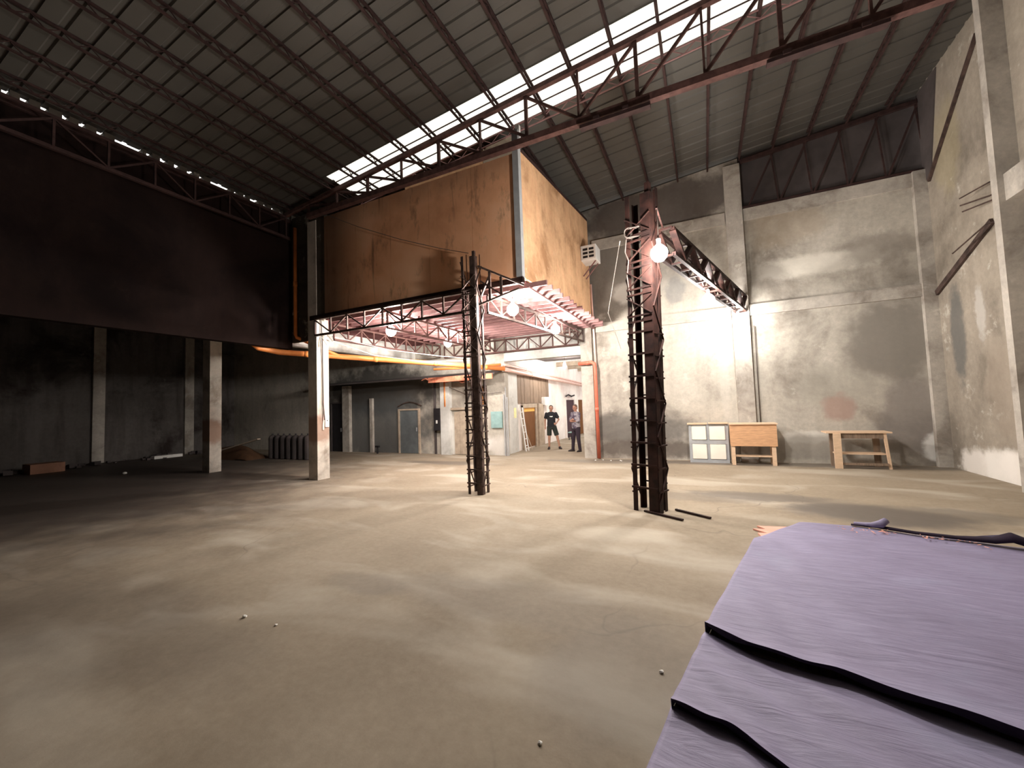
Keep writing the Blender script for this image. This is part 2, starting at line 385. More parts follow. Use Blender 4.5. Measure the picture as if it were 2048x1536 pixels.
# outer wall pilasters in the aisle
for y in (-1.5, 2.8, 7.2, 10.3):
    struct('trim_1', MB().box((XO, y-.18, 0), (XO+.14, y+.18, 5.6)), M['column'])

# ---- roof: sheets, skylight, purlins
roof = struct_empty('ceiling', (0, 0, 8.2))
def sheet(y0, y1, x0, x1, mat, name, lab=None, ribs=2):
    w = (y1 - y0); prof = []; p = w / ribs
    for k in range(ribs):
        a = y0 + k * p
        prof += [(a, 0), (a + p*.66, 0), (a + p*.74, .024), (a + p*.92, .024)]
    prof.append((y1, 0)); t = .004
    vs = []; n = len(prof)
    for x in (x0, x1):
        vs += [(x, y, rz_(x) + z) for y, z in prof] + [(x, y, rz_(x) + z + t) for y, z in prof]
    fs = []
    for i in range(n-1):
        fs.append((i, 2*n+i, 2*n+i+1, i+1)); fs.append((n+i, n+i+1, 3*n+i+1, 3*n+i))
    fs += [(0, n, 3*n, 2*n), (n-1, 3*n-1, 4*n-1, 2*n-1)]
    for b in (0, 2*n):
        for i in range(n-1): fs.append((b+i, b+i+1, b+n+i+1, b+n+i))
    return obj(name, MB().add(vs, fs), mat, roof, label=lab)
nn = 20; w0 = (SKY0 - YF) / nn
for k in range(nn): sheet(YF + k*w0, YF + (k+1)*w0 + .012, XL-.12, XR+.12, M['roof'], 'roof_sheet')
nn = 8; w1 = (YB + .15 - SKY1) / nn
for k in range(nn): sheet(SKY1 + k*w1 - .012, SKY1 + (k+1)*w1, XL-.12, XR+.12, M['roof'], 'roof_sheet')
wS = (SKY1 - SKY0) / 2
for k in range(2):
    sheet(SKY0 + k*wS, SKY0 + (k+1)*wS - .006, -8.0, XR+.1, M['sky'], 'skylight_sheet', 'translucent white skylight sheet')
    sheet(SKY0 + k*wS, SKY0 + (k+1)*wS - .006, XL-.12, -8.0, M['roof'], 'roof_sheet')
for y in (SKY0+.28, SKY0+.57, SKY0+.86):
    obj('glazing_bar', MB().bar((-8.0, y, rz_(-8.0)-.012), (XR, y, rz_(XR)-.012), .018, .018), M['purlin'], roof)
sj = MB(); q = -8.0; k = 0
for z in (-.05, -.22): sj.bar((-8.0, SKY1-.04, rz_(-8.0)+z), (XR, SKY1-.04, rz_(XR)+z), .025, .02)
while q < XR - .2:
    a, b = (-.06, -.21) if k % 2 else (-.21, -.06)
    sj.bar((q, SKY1-.04, rz_(q)+a), (q+.2, SKY1-.04, rz_(q+.2)+b), .014, .014); q += .2; k += 1
obj('skylight_joist', sj, M['joist'], roof, label='pale zigzag joist along the far edge of the skylight')
# purlins (open web joists), all alike, sharing one mesh
def purlin_mesh():
    b = MB(); L0, L1 = YF + .02, YB - .02
    b.box((-.022, L0, -.035), (.022, L1, -.004)); b.box((-.022, L0, -.165), (.022, L1, -.14))
    y = L0; k = 0
    while y + .3 < L1:
        z0, z1 = (-.03, -.15) if k % 2 == 0 else (-.15, -.03)
        b.bar((0, y, z0), (0, y+.15, z1), .012, .012); y += .15; k += 1
    return b
pm = None
for k in range(20):
    x = -9.66 + .777 * k - .03
    if x > XR - .05: break
    if pm is None:
        p = obj('purlin', purlin_mesh(), M['purlin'], roof, org=(0,0,0)); pm = p.data
    else:
        p = bpy.data.objects.new('purlin', pm); COL.objects.link(p); p.parent = roof
    p.location = V((x, 0, rz_(x))) - roof.location

# eave: wall top closed between corrugations, daylight slots
slots = [(1.62,1.75),(1.88,2.0),(2.10,2.19),(2.30,2.40),(2.53,2.63),(2.79,2.88),(3.0,3.10),(3.24,3.35),(3.5,3.93),(3.99,4.09),(4.22,4.36),(4.47,4.58),(4.71,4.84),(4.95,5.05),(5.18,5.62),(5.70,5.80),(5.92,6.0),(6.08,6.3),(6.42,6.52),(6.63,6.75),(6.86,6.95),(7.06,7.14)]
y = YF
for a, b in slots + [(7.2, 7.2)]:
    if a - y > .02: obj('eave_filler', MB().box((XL-.2, y, 7.03), (XL-.02, a, 7.225)), M['dark_tone'], wl)
    y = b
obj('eave_beam', MB().box((XL-.02, YF, 6.93), (XL+.06, 7.15, 7.02)), M['purlin'], wl)
obj('wall_rail', MB().box((XL, YF, 6.45), (XL+.05, 7.15, 6.53)), M['purlin'], wl)

# ---- back wall relief
for z0, z1, x0, x1 in ((3.88,4.17,-2.95,.76),(3.88,4.17,1.20,4.62),(6.47,6.79,-2.95,.76),(6.47,6.79,1.20,4.62)):
    struct('trim_2', MB().box((x0, YB-.07, z0), (x1, YB, z1)), M['column'])
struct('trim_3', MB().box((.78, YB-.13, 0), (1.18, YB, 8.05)), M['column'])
struct('trim_3', MB().box((4.62, YB-.13, 0), (XR, YB, 6.8)), M['column'])
struct('trim_3', MB().box((-3.45, YB-.12, 0), (-3.08, YB, 4.1)), M['column'])
struct('trim_4', MB().box((-6.2, YB-.02, 3.24), (-3.45, YB+.25, 3.53)), M['wall_white'])
struct('trim_4', MB().box((-6.2, YB+.1, 3.53), (-3.45, YB+.25, 4.1)), M['wall_white'])
# right wall column, beams, dark strips standing in for cast shadows, rebar stubs
struct('trim_5', MB().box((4.58, 9.40, 0), (XR, 9.56, 8.55)), M['column'])
struct('trim_5', MB().box((4.60, 4.6, 0), (XR, 5.05, 8.55)), M['column'])
struct('trim_6', MB().box((4.66, 5.05, 4.80), (XR, 9.40, 5.25)), M['column'])
br = thing('shadow_strip', (4.8, 11.1, 4.2), 'dark slanting strip standing in for a cast shadow on the right wall just below the bent steel bars', 'brace')
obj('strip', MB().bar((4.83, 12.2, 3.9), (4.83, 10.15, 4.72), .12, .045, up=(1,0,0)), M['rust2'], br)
b2 = thing('shadow_strip', (4.8, 11.1, 7.4), 'long thin dark strip standing in for a shadow slanting up the right wall towards the roof', 'brace')
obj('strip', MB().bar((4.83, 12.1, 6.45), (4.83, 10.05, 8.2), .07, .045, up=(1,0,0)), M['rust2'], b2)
for i, (p0, p1, lb) in enumerate((((4.74,9.95,5.36),(4.60,10.5,5.36),'topmost dark steel bar stub sticking out beside the right wall column'),
                              ((4.74,9.95,5.12),(4.6,10.5,5.22),'middle dark steel bar stub beside the right wall column'),
                              ((4.74,9.95,5.03),(4.60,10.45,5.08),'third bar stub down beside the right wall column'),
                              ((4.66,9.95,4.62),(4.60,10.9,4.42),'lowest dark bar stub crossing the slanting strip on the right wall'))):
    tag(obj('steel_bar', MB().tube([(XR-.02, 9.75, p0[2]), p0, p1], .014, 6), M['rust2'], org=p0), lb, 'rod', 'bar stubs beside the right wall column')
# wall truss in front of the dark siding
wt = thing('wall_truss', (3, YB-.05, 6.8), 'thin dark truss members against the dark siding at the top of the back wall', 'truss')
obj('top_chord', MB().bar((1.2, YB-.05, rz_(1.2)-.21), (XR-.03, YB-.05, rz_(XR)-.21), .08, .10), M['purlin'], wt)
obj('bottom_chord', MB().bar((1.2, YB-.03, 6.83), (XR-.03, YB-.03, 6.83), .06, .06), M['purlin'], wt)
for k in range(5):
    x0 = 1.35 + .72*k; x1 = x0 + .62
    obj('diagonal', MB().bar((x0, YB-.04, 6.86), (x1, YB-.04, rz_(x1)-.25), .04, .04), M['purlin'], wt)
    obj('vertical', MB().bar((x1+.05, YB-.04, 6.86), (x1-.05, YB-.04, rz_(x1)-.25), .03, .03), M['purlin'], wt)

# ---- loft (ochre box over the yard)
loft = thing('loft_room', (-6.5, 7.0, 4.2), 'ochre walled loft room standing on steel girders under the skylight', 'room')
xs = [-8.55, -7.45, -6.35, -5.25, -4.15, -3.17]
for a, b in zip(xs[:-1], xs[1:]):
    obj('front_panel', MB().box((a+.003, 7.0, 4.2), (b-.003, 7.07, 6.70)), M['ochre'], loft)
obj('front_panel', MB().box((XL, 7.2, 3.62), (-9.1, 7.27, 7.1)), M['dark_tone'], loft, label='dark end panel behind the downpipe')
obj('front_panel', MB().box((-9.1, 7.02, 4.2), (-8.56, 7.1, 7.0)), M['dark_tone'], loft, label='dark end panel behind the downpipe')
obj('corner_post', MB().box((-3.17, 6.97, 4.2), (-3.045, 7.1, 7.15)), M['crate_frame'], loft, label='grey corner post')
ys = [7.1, 8.4, 9.7, 11.0, 12.23]
def ztop(y): return 6.75 + (y - 7.0) * .13
for a, b in zip(ys[:-1], ys[1:]):
    a += .002; b -= .002
    obj('side_panel', MB().add([(-3.12,a,4.2),(-3.05,a,4.2),(-3.05,b,4.2),(-3.12,b,4.2),(-3.12,a,ztop(a)),(-3.05,a,ztop(a)),(-3.05,b,ztop(b)),(-3.12,b,ztop(b))],
        [(0,3,2,1),(4,5,6,7),(0,1,5,4),(1,2,6,5),(2,3,7,6),(3,0,4,7)]), M['ochre_side'], loft)
obj('top_rail', MB().bar((-3.1, 7.1, ztop(7.1)+.03), (-3.1, 12.2, ztop(12.2)+.03), .12, .07), M['purlin'], loft)
def slab(x0, x1, y0, y1, z0, dz):
    return MB().add([(x0,y0,z0),(x1,y0,z0),(x1,y1,z0),(x0,y1,z0),(x0,y0,rz_(x0)+dz),(x1,y0,rz_(x1)+dz),(x1,y1,rz_(x1)+dz),(x0,y1,rz_(x0)+dz)],
        [(0,3,2,1),(4,5,6,7),(0,1,5,4),(1,2,6,5),(2,3,7,6),(3,0,4,7)])
obj('inner_partition', slab(-6.6, -4.32, 7.84, 7.90, 4.2, -.17), M['ochre_side'], loft, label='ochre inner partition seen above the front wall')
obj('inner_partition', slab(-4.30, -3.4, 7.84, 7.90, 4.2, -.10), M['frame_tan'], loft, label='brown board behind the loft corner')
obj('white_post', MB().box((-3.16, 7.12, 6.75), (-3.07, 7.2, 7.35)), M['white'], loft)
obj('floor_deck', MB().box((XL+.02, 7.28, 4.12), (-3.12, 12.2, 4.19)), M['pink'], loft, label='reddish underside of the loft floor')
obj('edge_beam', MB().box((-9.1, 6.99, 4.08), (-3.05, 7.09, 4.195)), M['rust'], loft)
k = 0; yy = 7.2
while yy < 12.1:
    if k % 1 == 0:
        obj('joist', MB().box((-8.6, yy, 4.02), (-2.62 + random.uniform(-.05,.05), yy+.05, 4.115)), M['joist'], loft)
    yy += .345; k += 1
obj('edge_angle', MB().box((-3.02, 7.1, 3.985), (-2.97, 12.2, 4.018)), M['joist'], loft)
# wires under the deck as beams
def truss(name, p0, p1, h, n, mat, label, cat, grp=None, ch=.05, wb=.035, h1=None, pat=0, up=(0,0,1)):
    p0 = V(p0); p1 = V(p1); h1 = h if h1 is None else h1
    t = thing(name, p0, label, cat, grp)
    U = V((0,0,1))
    obj('top_chord', MB().bar(p0 + U*h, p1 + U*h1, ch, ch), mat, t)
    obj('bottom_chord', MB().bar(p0, p1, ch, ch), mat, t)
    for i in range(n+1):
        f = i/n; a = p0.lerp(p1, f); hh = h + (h1-h)*f
        obj('vertical', MB().bar(a + U*ch*.4, a + U*(hh - ch*.4), wb, wb), mat, t)
        if i < n:
            g = (i+1)/n; c = p0.lerp(p1, g); h2 = h + (h1-h)*g
            dn = (i % 2 == 0) if pat == 0 else (i < n/2 if pat == 1 else i >= n/2)
            if dn: obj('diagonal', MB().bar(a + U*(hh-ch*.5), c + U*ch*.5, wb*.85, wb*.85), mat, t)
            else: obj('diagonal', MB().bar(a + U*ch*.5, c + U*(h2-ch*.5), wb*.85, wb*.85), mat, t)
    return t
G = 'steel lattice girders carrying the loft'
truss('lattice_girder', (-8.85, 6.95, 3.66), (-4.32, 6.95, 3.66), .42, 8, M['rust2'], 'lattice girder under the front edge of the loft, from concrete pillar to first lattice column', 'girder', G)
truss('lattice_girder', (-3.9, 7.1, 3.62), (-3.3, 12.1, 3.62), .36, 10, M['rust2'], 'lattice girder running back from the first lattice column under the right edge of the loft', 'girder', G, h1=.36)
truss('lattice_girder', (-8.7, 7.4, 3.60), (-8.7, 12.1, 3.60), .40, 10, M['truss'], 'lattice girder running back from the concrete pillar under the left edge of the loft', 'girder', G)
truss('lattice_girder', (-8.6, 12.22, 3.56), (-3.5, 12.22, 3.56), .42, 12, M['truss'], 'lattice girder against the back wall above the passage opening', 'girder', G)
truss('lattice_girder', (-6.6, 7.12, 3.62), (-6.6, 12.1, 3.62), .38, 10, M['truss'], 'lattice girder under the middle of the loft floor', 'girder', G)
# outrigger brace from column head
ob = thing('outrigger_brace', (-3.9, 6.85, 4.0), 'short braced outrigger from the head of the first lattice column to the loft corner', 'brace')
obj('top_bar', MB().bar((-3.93, 6.80, 4.50), (-3.0, 6.93, 4.0), .035, .035), M['rust2'], ob)
obj('lower_bar', MB().bar((-3.93, 6.80, 3.72), (-3.1, 6.93, 3.95), .035, .035), M['rust2'], ob)
for x, a, b in ((-3.7,3.78,4.36),(-3.45,3.85,4.22)):
    obj('vertical', MB().bar((x, 6.85, a), (x, 6.85, b), .05, .03), M['rust2'], ob)
obj('diagonal', MB().bar((-3.9, 6.84, 4.2), (-3.45, 6.86, 3.87), .045, .03), M['rust2'], ob)
obj('diagonal', MB().bar((-3.9, 6.84, 3.9), (-3.7, 6.86, 4.3), .045, .03), M['rust2'], ob)

# ---- main roof truss
YT = 6.9; mt = thing('roof_truss', (-2, YT, 6.72), 'long oxide red roof truss crossing the hall above the loft front', 'truss')
obj('bottom_chord', MB().box((-9.0, YT-.06, 6.72), (XR-.02, YT+.06, 6.84)), M['truss'], mt)
obj('top_chord', MB().bar((-9.9, YT, rz_(-9.9)-.215), (XR-.02, YT, rz_(XR)-.215), .09, .09), M['truss'], mt)
nodes = [-1.78 + 1.03*k for k in range(-7, 7)]
for i, x in enumerate(nodes):
    if x > XR - .1: continue
    k = i - 7
    obj('vertical', MB().bar((x, YT, 6.85), (x, YT, rz_(x)-.26), .06 if k % 2 else .035, .05), M['truss'], mt)
    if k < 0: obj('diagonal', MB().bar((x, YT, rz_(x)-.27), (x+1.03, YT, 6.86), .045, .045), M['truss'], mt)
    elif x + 1.03 < XR - .1: obj('diagonal', MB().bar((x, YT, 6.86), (x+1.03, YT, rz_(x+1.03)-.27), .045, .045), M['truss'], mt)
# hung bits under the chord
hc = thing('truss_hanger', (-1.2, YT, 6.66), 'rusty scrap channel hanging under the roof truss chord at mid span', 'channel')
obj('channel', MB().box((-1.75, YT-.10, 6.60), (-.55, YT+.02, 6.66)).box((-1.0, YT-.12, 6.66), (-.9, YT-.06, 6.72)).box((-1.5, YT-.12, 6.66), (-1.4, YT-.06, 6.72)), M['purlin'], hc)
hc = thing('truss_hanger', (1.4, YT, 6.66), 'rusty scrap channel hanging under the right part of the roof truss chord', 'channel')
obj('channel', MB().box((1.1, YT-.10, 6.62), (2.5, YT+.02, 6.67)).box((1.3, YT-.12, 6.66), (1.4, YT-.06, 6.72)).box((2.2, YT-.12, 6.66), (2.3, YT-.06, 6.72)), M['purlin'], hc)
# second truss further forward, over the camera
YT2 = 1.2
# left side truss along the eave
lt = truss('lattice_girder', (-9.75, 1.2, 6.35), (-9.75, 6.8, 6.35), .55, 8, M['purlin'], 'dark lattice girder along the left eave below the daylight slots', 'girder')

# ---- lattice columns
def lattice_column(name, base, ux, w, d, h, lab, rungs, xb, mat, front_plate, lean=(0,0), thick=False):
    """base: front left corner; ux: unit vector along the front face"""
    base = V(base); ux = V((*ux, 0)).normalized(); uy = V((-ux.y, ux.x, 0))
    c = base + ux*w/2 + uy*d/2
    t = thing(name, (c.x, c.y, 0), lab, 'column', 'lattice columns in the hall')
    L = V((lean[0], lean[1], 0))
    def P(a, b, z): return base + ux*a + uy*b + V((0,0,z)) + L*(z/h)
    s = .055 if not thick else .075
    for a, b, sx, sy in ((0,0,1,1),(w,0,-1,1),(0,d,1,-1),(w,d,-1,-1)):
        hh = h + random.uniform(0, .16)
        m = MB()
        m.bar(P(a+sx*s/2, b+sy*.004, 0), P(a+sx*s/2, b+sy*.004, hh), s, .009, up=uy)
        m.bar(P(a+sx*.004, b+sy*s/2, 0), P(a+sx*.004, b+sy*s/2, hh), .009, s, up=uy)
        obj('post', m, mat, t)
    if front_plate:
        obj('cover_plate', MB().bar(P(w-front_plate/2, -.006, 0), P(w-front_plate/2, -.006, h), front_plate, .012, up=uy), mat, t)
        obj('cover_plate', MB().bar(P(w+.006, front_plate*.4, 0), P(w+.006, front_plate*.4, h), .012, front_plate*.8, up=uy), mat, t)
    for z in rungs:
        obj('rung', MB().bar(P(-.01, -.012, z), P(w, -.012, z), .02, .03), mat, t)
        obj('rung', MB().bar(P(0, d+.01, z+.05), P(w, d+.01, z+.05), .02, .022), mat, t)
        obj('rung', MB().bar(P(-.01, 0, z-.08), P(-.01, d, z-.08), .02, .022), mat, t)
        obj('rung', MB().bar(P(w+.016, 0, z-.05), P(w+.016, d, z-.05), .02, .022), mat, t)
    for z0, z1 in xb:
        for z in (z0, z0+.09):
            obj('rung', MB().bar(P(0, -.012, z), P(w, -.012, z), .02, .028), mat, t)
        obj('brace', MB().bar(P(0, -.012, z0+.1), P(w, -.012, z1-.02), .014, .028, up=uy), mat, t)
        obj('brace', MB().bar(P(w, -.02, z0+.1), P(0, -.02, z1-.02), .014, .028, up=uy), mat, t)
        obj('brace', MB().bar(P(0, d+.01, z0), P(w, d+.01, z1), .014, .024, up=uy), mat, t)
    z = .15; q = 0
    while z + .55 < h:
        obj('side_brace', MB().bar(P(-.012, 0 if q%2 else d, z), P(-.012, d if q%2 else 0, z+.5), .012, .024, up=ux), mat, t)
        obj('side_brace', MB().bar(P(w+.02, d if q%2 else 0, z), P(w+.02, 0 if q%2 else d, z+.5), .012, .024, up=ux), mat, t)
        z += .5; q += 1
    return t
lattice_column('lattice_column', (-4.28, 6.77, 0), (1, .0), .32, .28, 4.72, 'slimmer dark lattice column under the loft corner, further from the camera',
    [.22+.26*k for k in range(9)], [(2.7+.42*k, 3.1+.42*k) for k in range(4)], M['rust2'], .11, (-.03, 0))
lattice_column('lattice_column', (-1.10, 6.55, 0), (.92, -.36), .42, .28, 4.95, 'tall dark rusty lattice column nearest the camera, with ladder-like rungs',
    [.37+.345*k for k in range(8)], [(2.95+.43*k, 3.36+.43*k) for k in range(4)], M['rust'], .15, (.10, .0), True)

# skew lattice beam from the column head to the back wall pilaster
t = thing('lattice_beam', (-.45, 6.9, 4.0), 'dark lattice beam running from the head of the tall column back to the wall pilaster', 'beam')
A = V((-.42, 6.72, 0)); B = V((1.0, 12.2, 0)); dn = (B-A).normalized(); sd = V((dn.y, -dn.x, 0))*.11
for s_ in (-1, 1):
    for z in (4.0, 4.40):
        obj('chord', MB().bar(A + sd*s_ + V((0,0,z)), B + sd*s_ + V((0,0,z)), .06, .06), M['rust'], t)
    for i in range(12):
        p = A.lerp(B, i/12) + sd*s_; q = A.lerp(B, (i+1)/12) + sd*s_
        z0, z1 = (4.02, 4.38) if i % 2 else (4.38, 4.02)
        obj('web_bar', MB().bar(p + V((0,0,z0)), q + V((0,0,z1)), .10, .05), M['rust'], t)
for i in range(13):
    p = A.lerp(B, i/12)
    obj('cross_bar', MB().bar(p - sd + V((0,0,3.985)), p + sd + V((0,0,3.985)), .04, .03), M['rust'], t)
    obj('cross_bar', MB().bar(p - sd + V((0,0,4.43)), p + sd + V((0,0,4.43)), .05, .03), M['rust'], t)

# column head clutter: white lampshade / coil
lc = thing('cable_coil', (-.86, 6.45, 4.35), 'loose pale cable coiled around the head of the tall lattice column', 'cable')
pts = [(-.86 + .16*math.cos(a), 6.47 + .03*math.sin(a*1.3), 4.38 + .09*math.sin(a) + .02*math.sin(3*a)) for a in [i*.5 for i in range(30)]]
obj('loop', MB().tube(pts, .006, 5), M['cable'], lc)
obj('tail', MB().tube([(-1.0,6.5,4.3),(-1.03,6.52,4.1),(-.98,6.5,3.95),(-1.02,6.53,3.7),(-1.0,6.52,3.5),(-.97,6.53,3.25),(-1.02,6.55,3.0)], .009, 5), M['cable'], lc)
tag(obj('guy_wire', MB().tube([(-1.1,6.52,4.3),(-1.9,9.2,3.75),(-2.2,12.27,3.3)], .006, 5), M['pale_cable'], org=(-1.1,6.52,4.3)), 'thin pale wire slanting from the tall column head to the back wall', 'wire')

# ---- concrete pillars on the left
pl = struct('trim_7', MB().box((-9.18, 7.0, 0), (-8.86, 7.36, 6.70)), M['pillar'])
pl2 = struct('trim_7', MB().box((-13.93, 6.97, 0), (-13.55, 7.3, 5.6)), M['pillar'])

# ---- hanging bulbs
def lamp(x, y, z, ztop, lab, mat='bulb', r=.12, grp='bare bulbs hanging in the hall'):
    t = thing('hanging_bulb', (x, y, z), lab, 'lamp', grp)
    obj('bulb', MB().lathe((x,y,z), [(.012,-.135),(r*.5,-.12),(r*.88,-.07),(r,-.01),(r*.92,.04),(r*.6,.085),(.03,.12)], 16), M[mat], t, smooth=True)
    obj('socket', MB().lathe((x,y,z), [(.026,.12),(.03,.13),(.03,.20),(.012,.22)], 12), M['white'], t)
    obj('cord', MB().tube([(x,y,z+.22),(x,y,ztop)], .006, 5), M['cable'], t)
lamp(-6.78, 7.43, 3.62, 4.11, 'glowing bulb near the loft front, to the left between pillar and first lattice column')
lamp(-6.85, 9.92, 3.66, 4.11, 'glowing bulb deeper under the left part of the loft, next to the first lattice column')
lamp(-3.42, 7.28, 3.66, 4.11, 'glowing bulb under the right front corner of the loft')
lamp(-3.38, 9.75, 3.64, 4.11, 'glowing bulb under the right edge of the loft, towards the back wall')
lamp(-.478, 6.02, 3.82, 4.46, 'large glowing bulb hanging at the head of the tall lattice column', 'bulb_f')
lamp(.172, 9.003, 3.72, 3.98, 'glowing bulb hanging midway along the lattice beam', 'bulb_m')
lamp(.882, 11.743, 3.72, 3.98, 'bulb at the far end of the lattice beam beside the wall pilaster', 'bulb_w')
lamp(-5.05, 15.5, 3.25, 3.62, 'small bulb in the passage beyond the opening', 'bulb_c', .07)
tag(obj('wire', MB().tube([(-6.78,7.1,3.9),(-6.78,7.43,3.86),(-6.85,9.92,3.9),(-6.85,12.1,3.88)], .008, 5), M['pale_cable'], org=(-6.8,8,3.9)), 'pale wire linking the two bulbs under the left part of the loft', 'wire')
tag(obj('wire', MB().tube([(-3.5,6.95,3.95),(-3.42,7.28,3.92),(-3.38,9.75,3.9),(-3.34,12.2,3.86)], .012, 5), M['joist'], org=(-3.4,8,3.9)), 'pale conduit linking the two bulbs under the right edge of the loft', 'wire')

tag(obj('lamp_arm', MB().bar((-.478, 5.98, 4.47), (-.46, 6.75, 4.47), .025, .025), M['rust'], org=(-.49,6.2,4.47)), 'short steel arm holding the brightest bulb at the tall column head', 'bracket')
# ---- pipes
def pipe(pts, r, mat, name, lab, cat='pipe', joints=()):
    o = thing(name, pts[0], lab, cat)
    q = [V(p) for p in pts]
    obj('run', MB().tube(q, r, 14), M[mat], o, smooth=True)
    for jn in joints:
        p = V(jn); 
        i = min(range(len(q)-1), key=lambda i: (q[i].lerp(q[i+1], max(0, min(1, (p-q[i]).dot(q[i+1]-q[i])/(q[i+1]-q[i]).length_squared))) - p).length)
        d = (q[i+1]-q[i]).normalized()
        obj('coupling', MB().tube([p - d*.06, p + d*.06], r*1.14, 14), M[mat], o, smooth=True)
    return o
A = V((-10.25, 6.95, 3.36)); B = V((-6.1, 12.15, 2.97))
pipe([(-10.42,6.22,3.62), (-10.42,6.5,3.44), tuple(A)] + [tuple(A.lerp(B, f)) for f in (.25,.5,.75,1)], .075, 'orange_pipe', 'drain_pipe', 'thick orange drain pipe crossing behind the concrete pillar to the passage', joints=[tuple(A.lerp(B, f)) for f in (.1,.37,.64,.9)])
pipe([(-9.83,7.12,6.75),(-9.83,7.12,5),(-9.83,7.12,3.82),(-9.8,7.13,3.74),(-9.55,7.6,3.5),(-9.3,8.1,3.28)], .045, 'orange_pipe', 'downpipe', 'thin orange downpipe on the dark wall left of the concrete pillar', joints=[(-9.83,7.12,5.2)])
pipe([(-6.1,12.15,3.10),(-6.1,12.6,3.1),(-6.12,17,2.97),(-6.12,22,2.8)], .045, 'pink_pipe', 'service_pipe', 'upper pale pink pipe running down the passage', joints=[(-6.11,14,3.06)])
pipe([(-6.1,12.15,2.95),(-6.1,12.6,2.94),(-6.12,17,2.83),(-6.12,22,2.68)], .07, 'pink_pipe', 'service_pipe', 'lower thicker pale pink pipe running down the passage', joints=[(-6.11,14.5,2.9)])
pipe([(-8.2,11.0,3.02),(-7.2,11.6,3.05),(-6.2,12.1,3.12)], .04, 'orange_pipe', 'service_pipe', 'short thin orange pipe just above the thick drain pipe')
pipe([(-3.50,12.15,2.93),(-3.08,12.12,2.95),(-3.0,12.12,2.90),(-2.98,12.12,2.8),(-2.98,12.12,0.02)], .055, 'red_pipe', 'red_pipe', 'red pipe standing on the floor at the right side of the passage opening', joints=[(-2.98,12.12,1.5),(-3.2,12.13,2.94)])
pipe([(-3.02,12.24,5.4),(-3.0,12.24,4.0),(-2.98,12.25,2.6)], .028, 'pink_pipe', 'conduit', 'thin pinkish conduit on the wall above the red pipe')
pipe([(-8.62,12.2,2.75),(-8.62,12.2,1.75)], .035, 'orange_pipe', 'vent_pipe', 'short upright orange pipe on the back wall right of the electrical box')
pipe([(1.28,12.3,3.6),(1.28,12.3,1.0)], .012, 'cable', 'conduit', 'thin dark conduit on the back wall beside the pilaster')

# rusty sheets under the drain pipe
for i, (x, y, z, lb) in enumerate(((-9.2,11.6,2.72,'leftmost bent orange sheet hanging below the drain pipe'),(-8.5,11.7,2.66,'middle bent orange sheet hanging below the drain pipe'),(-7.8,11.75,2.62,'rightmost bent orange sheet hanging below the drain pipe'))):
    o = obj('orange_sheet', MB().grid(lambda u, v: (x + u*.8, y + v*.45, z + .06*math.sin(u*9+i) + .12*v + .003), 12, 3), M['orange_sheet'], org=(x,y,z))
    o.modifiers.new('solid', 'SOLIDIFY').thickness = .012
    tag(o, lb, 'sheet', 'orange sheets below the drain pipe')
ca = thing('canopy', (-8.0, 11.8, 2.6), 'low dark canopy along the back wall above the doors', 'canopy')
obj('roof_board', MB().add([(-15,11.55,2.78),(-6.3,11.75,2.78),(-6.3,12.32,2.9),(-15,12.32,2.9),(-15,11.55,2.83),(-6.3,11.75,2.83),(-6.3,12.32,2.95),(-15,12.32,2.95)],
    [(0,3,2,1),(4,5,6,7),(0,1,5,4),(1,2,6,5),(2,3,7,6),(3,0,4,7)]), M['siding'], ca)
obj('fascia', MB().box((-8.9,11.6,2.62),(-6.3,11.66,2.80)), M['orange_sheet'], ca, label='rusty orange fascia strip')

# ---- back wall features left of the opening
def door_in_wall(n, x0, x1, z1, mat, framem, arch=False, yb=YB):
    d = struct_empty('door_%d' % n, ((x0+x1)/2, yb, 0))
    lf = obj('leaf', MB().box((x0, yb-.035, .01), (x1, yb-.005, z1)), M[mat], d)
    obj('frame', MB().box((x0-.07, yb-.07, 0), (x0, yb-.002, z1+.06)).box((x1, yb-.07, 0), (x1+.07, yb-.002, z1+.06)).box((x0, yb-.07, z1), (x1, yb-.002, z1+.06)), M[framem], d)
    obj('handle', MB().box((x1-.1, yb-.075, .85), (x1-.07, yb-.035, 1.0)), M['crate_frame'], lf)
    if arch:
        pts = [(x0-.1 + (x1-x0+.25)*k/12, yb-.03, z1+.16 + .16*math.sin(math.pi*k/12)) for k in range(13)]
        obj('arch_trim', MB().tube(pts, .025, 6), M['rust2'], d)
    return d
door_in_wall(1, -10.86, -9.95, 1.66, 'door_steel', 'frame_tan', True)
door_in_wall(2, -14.65, -14.0, 2.05, 'dark', 'siding')
struct('trim_8', MB().box((-8.83, YB-.16, 0), (-8.42, YB, 2.78)), M['wall_white'])
struct('trim_8', MB().box((-13.9, YB-.15, 0), (-13.5, YB, 2.78)), M['column'])
struct('trim_8', MB().box((-12.4, YB-.1, 0), (-12.25, YB, 2.2)), M['column'])
struct('trim_8', MB().box((-9.2, YB-.06, 0), (-9.13, YB, 2.7)), M['siding'])
struct('trim_8', MB().box((-8.40, YB-.12, 1.62), (-6.9, YB, 1.70)), M['frame_tan'])
eb = thing('electrical_box', (-9.0, YB, .9), 'dark electrical cabinet with small white label on the back wall pilaster edge', 'cabinet')
obj('body', MB().box((-9.11, YB-.2, .88), (-8.84, YB, 1.70)), M['dark'], eb)
obj('door', MB().box((-9.09, YB-.212, .90), (-8.86, YB-.2, 1.68)), M['dark'], eb)
obj('tag', MB().box((-9.0, YB-.217, 1.14), (-8.93, YB-.212, 1.26)), M['white'], eb)
tb = thing('wall_cabinet', (-6.5, YB, .95), 'faded teal metal cabinet on the plaster beside the passage opening', 'cabinet')
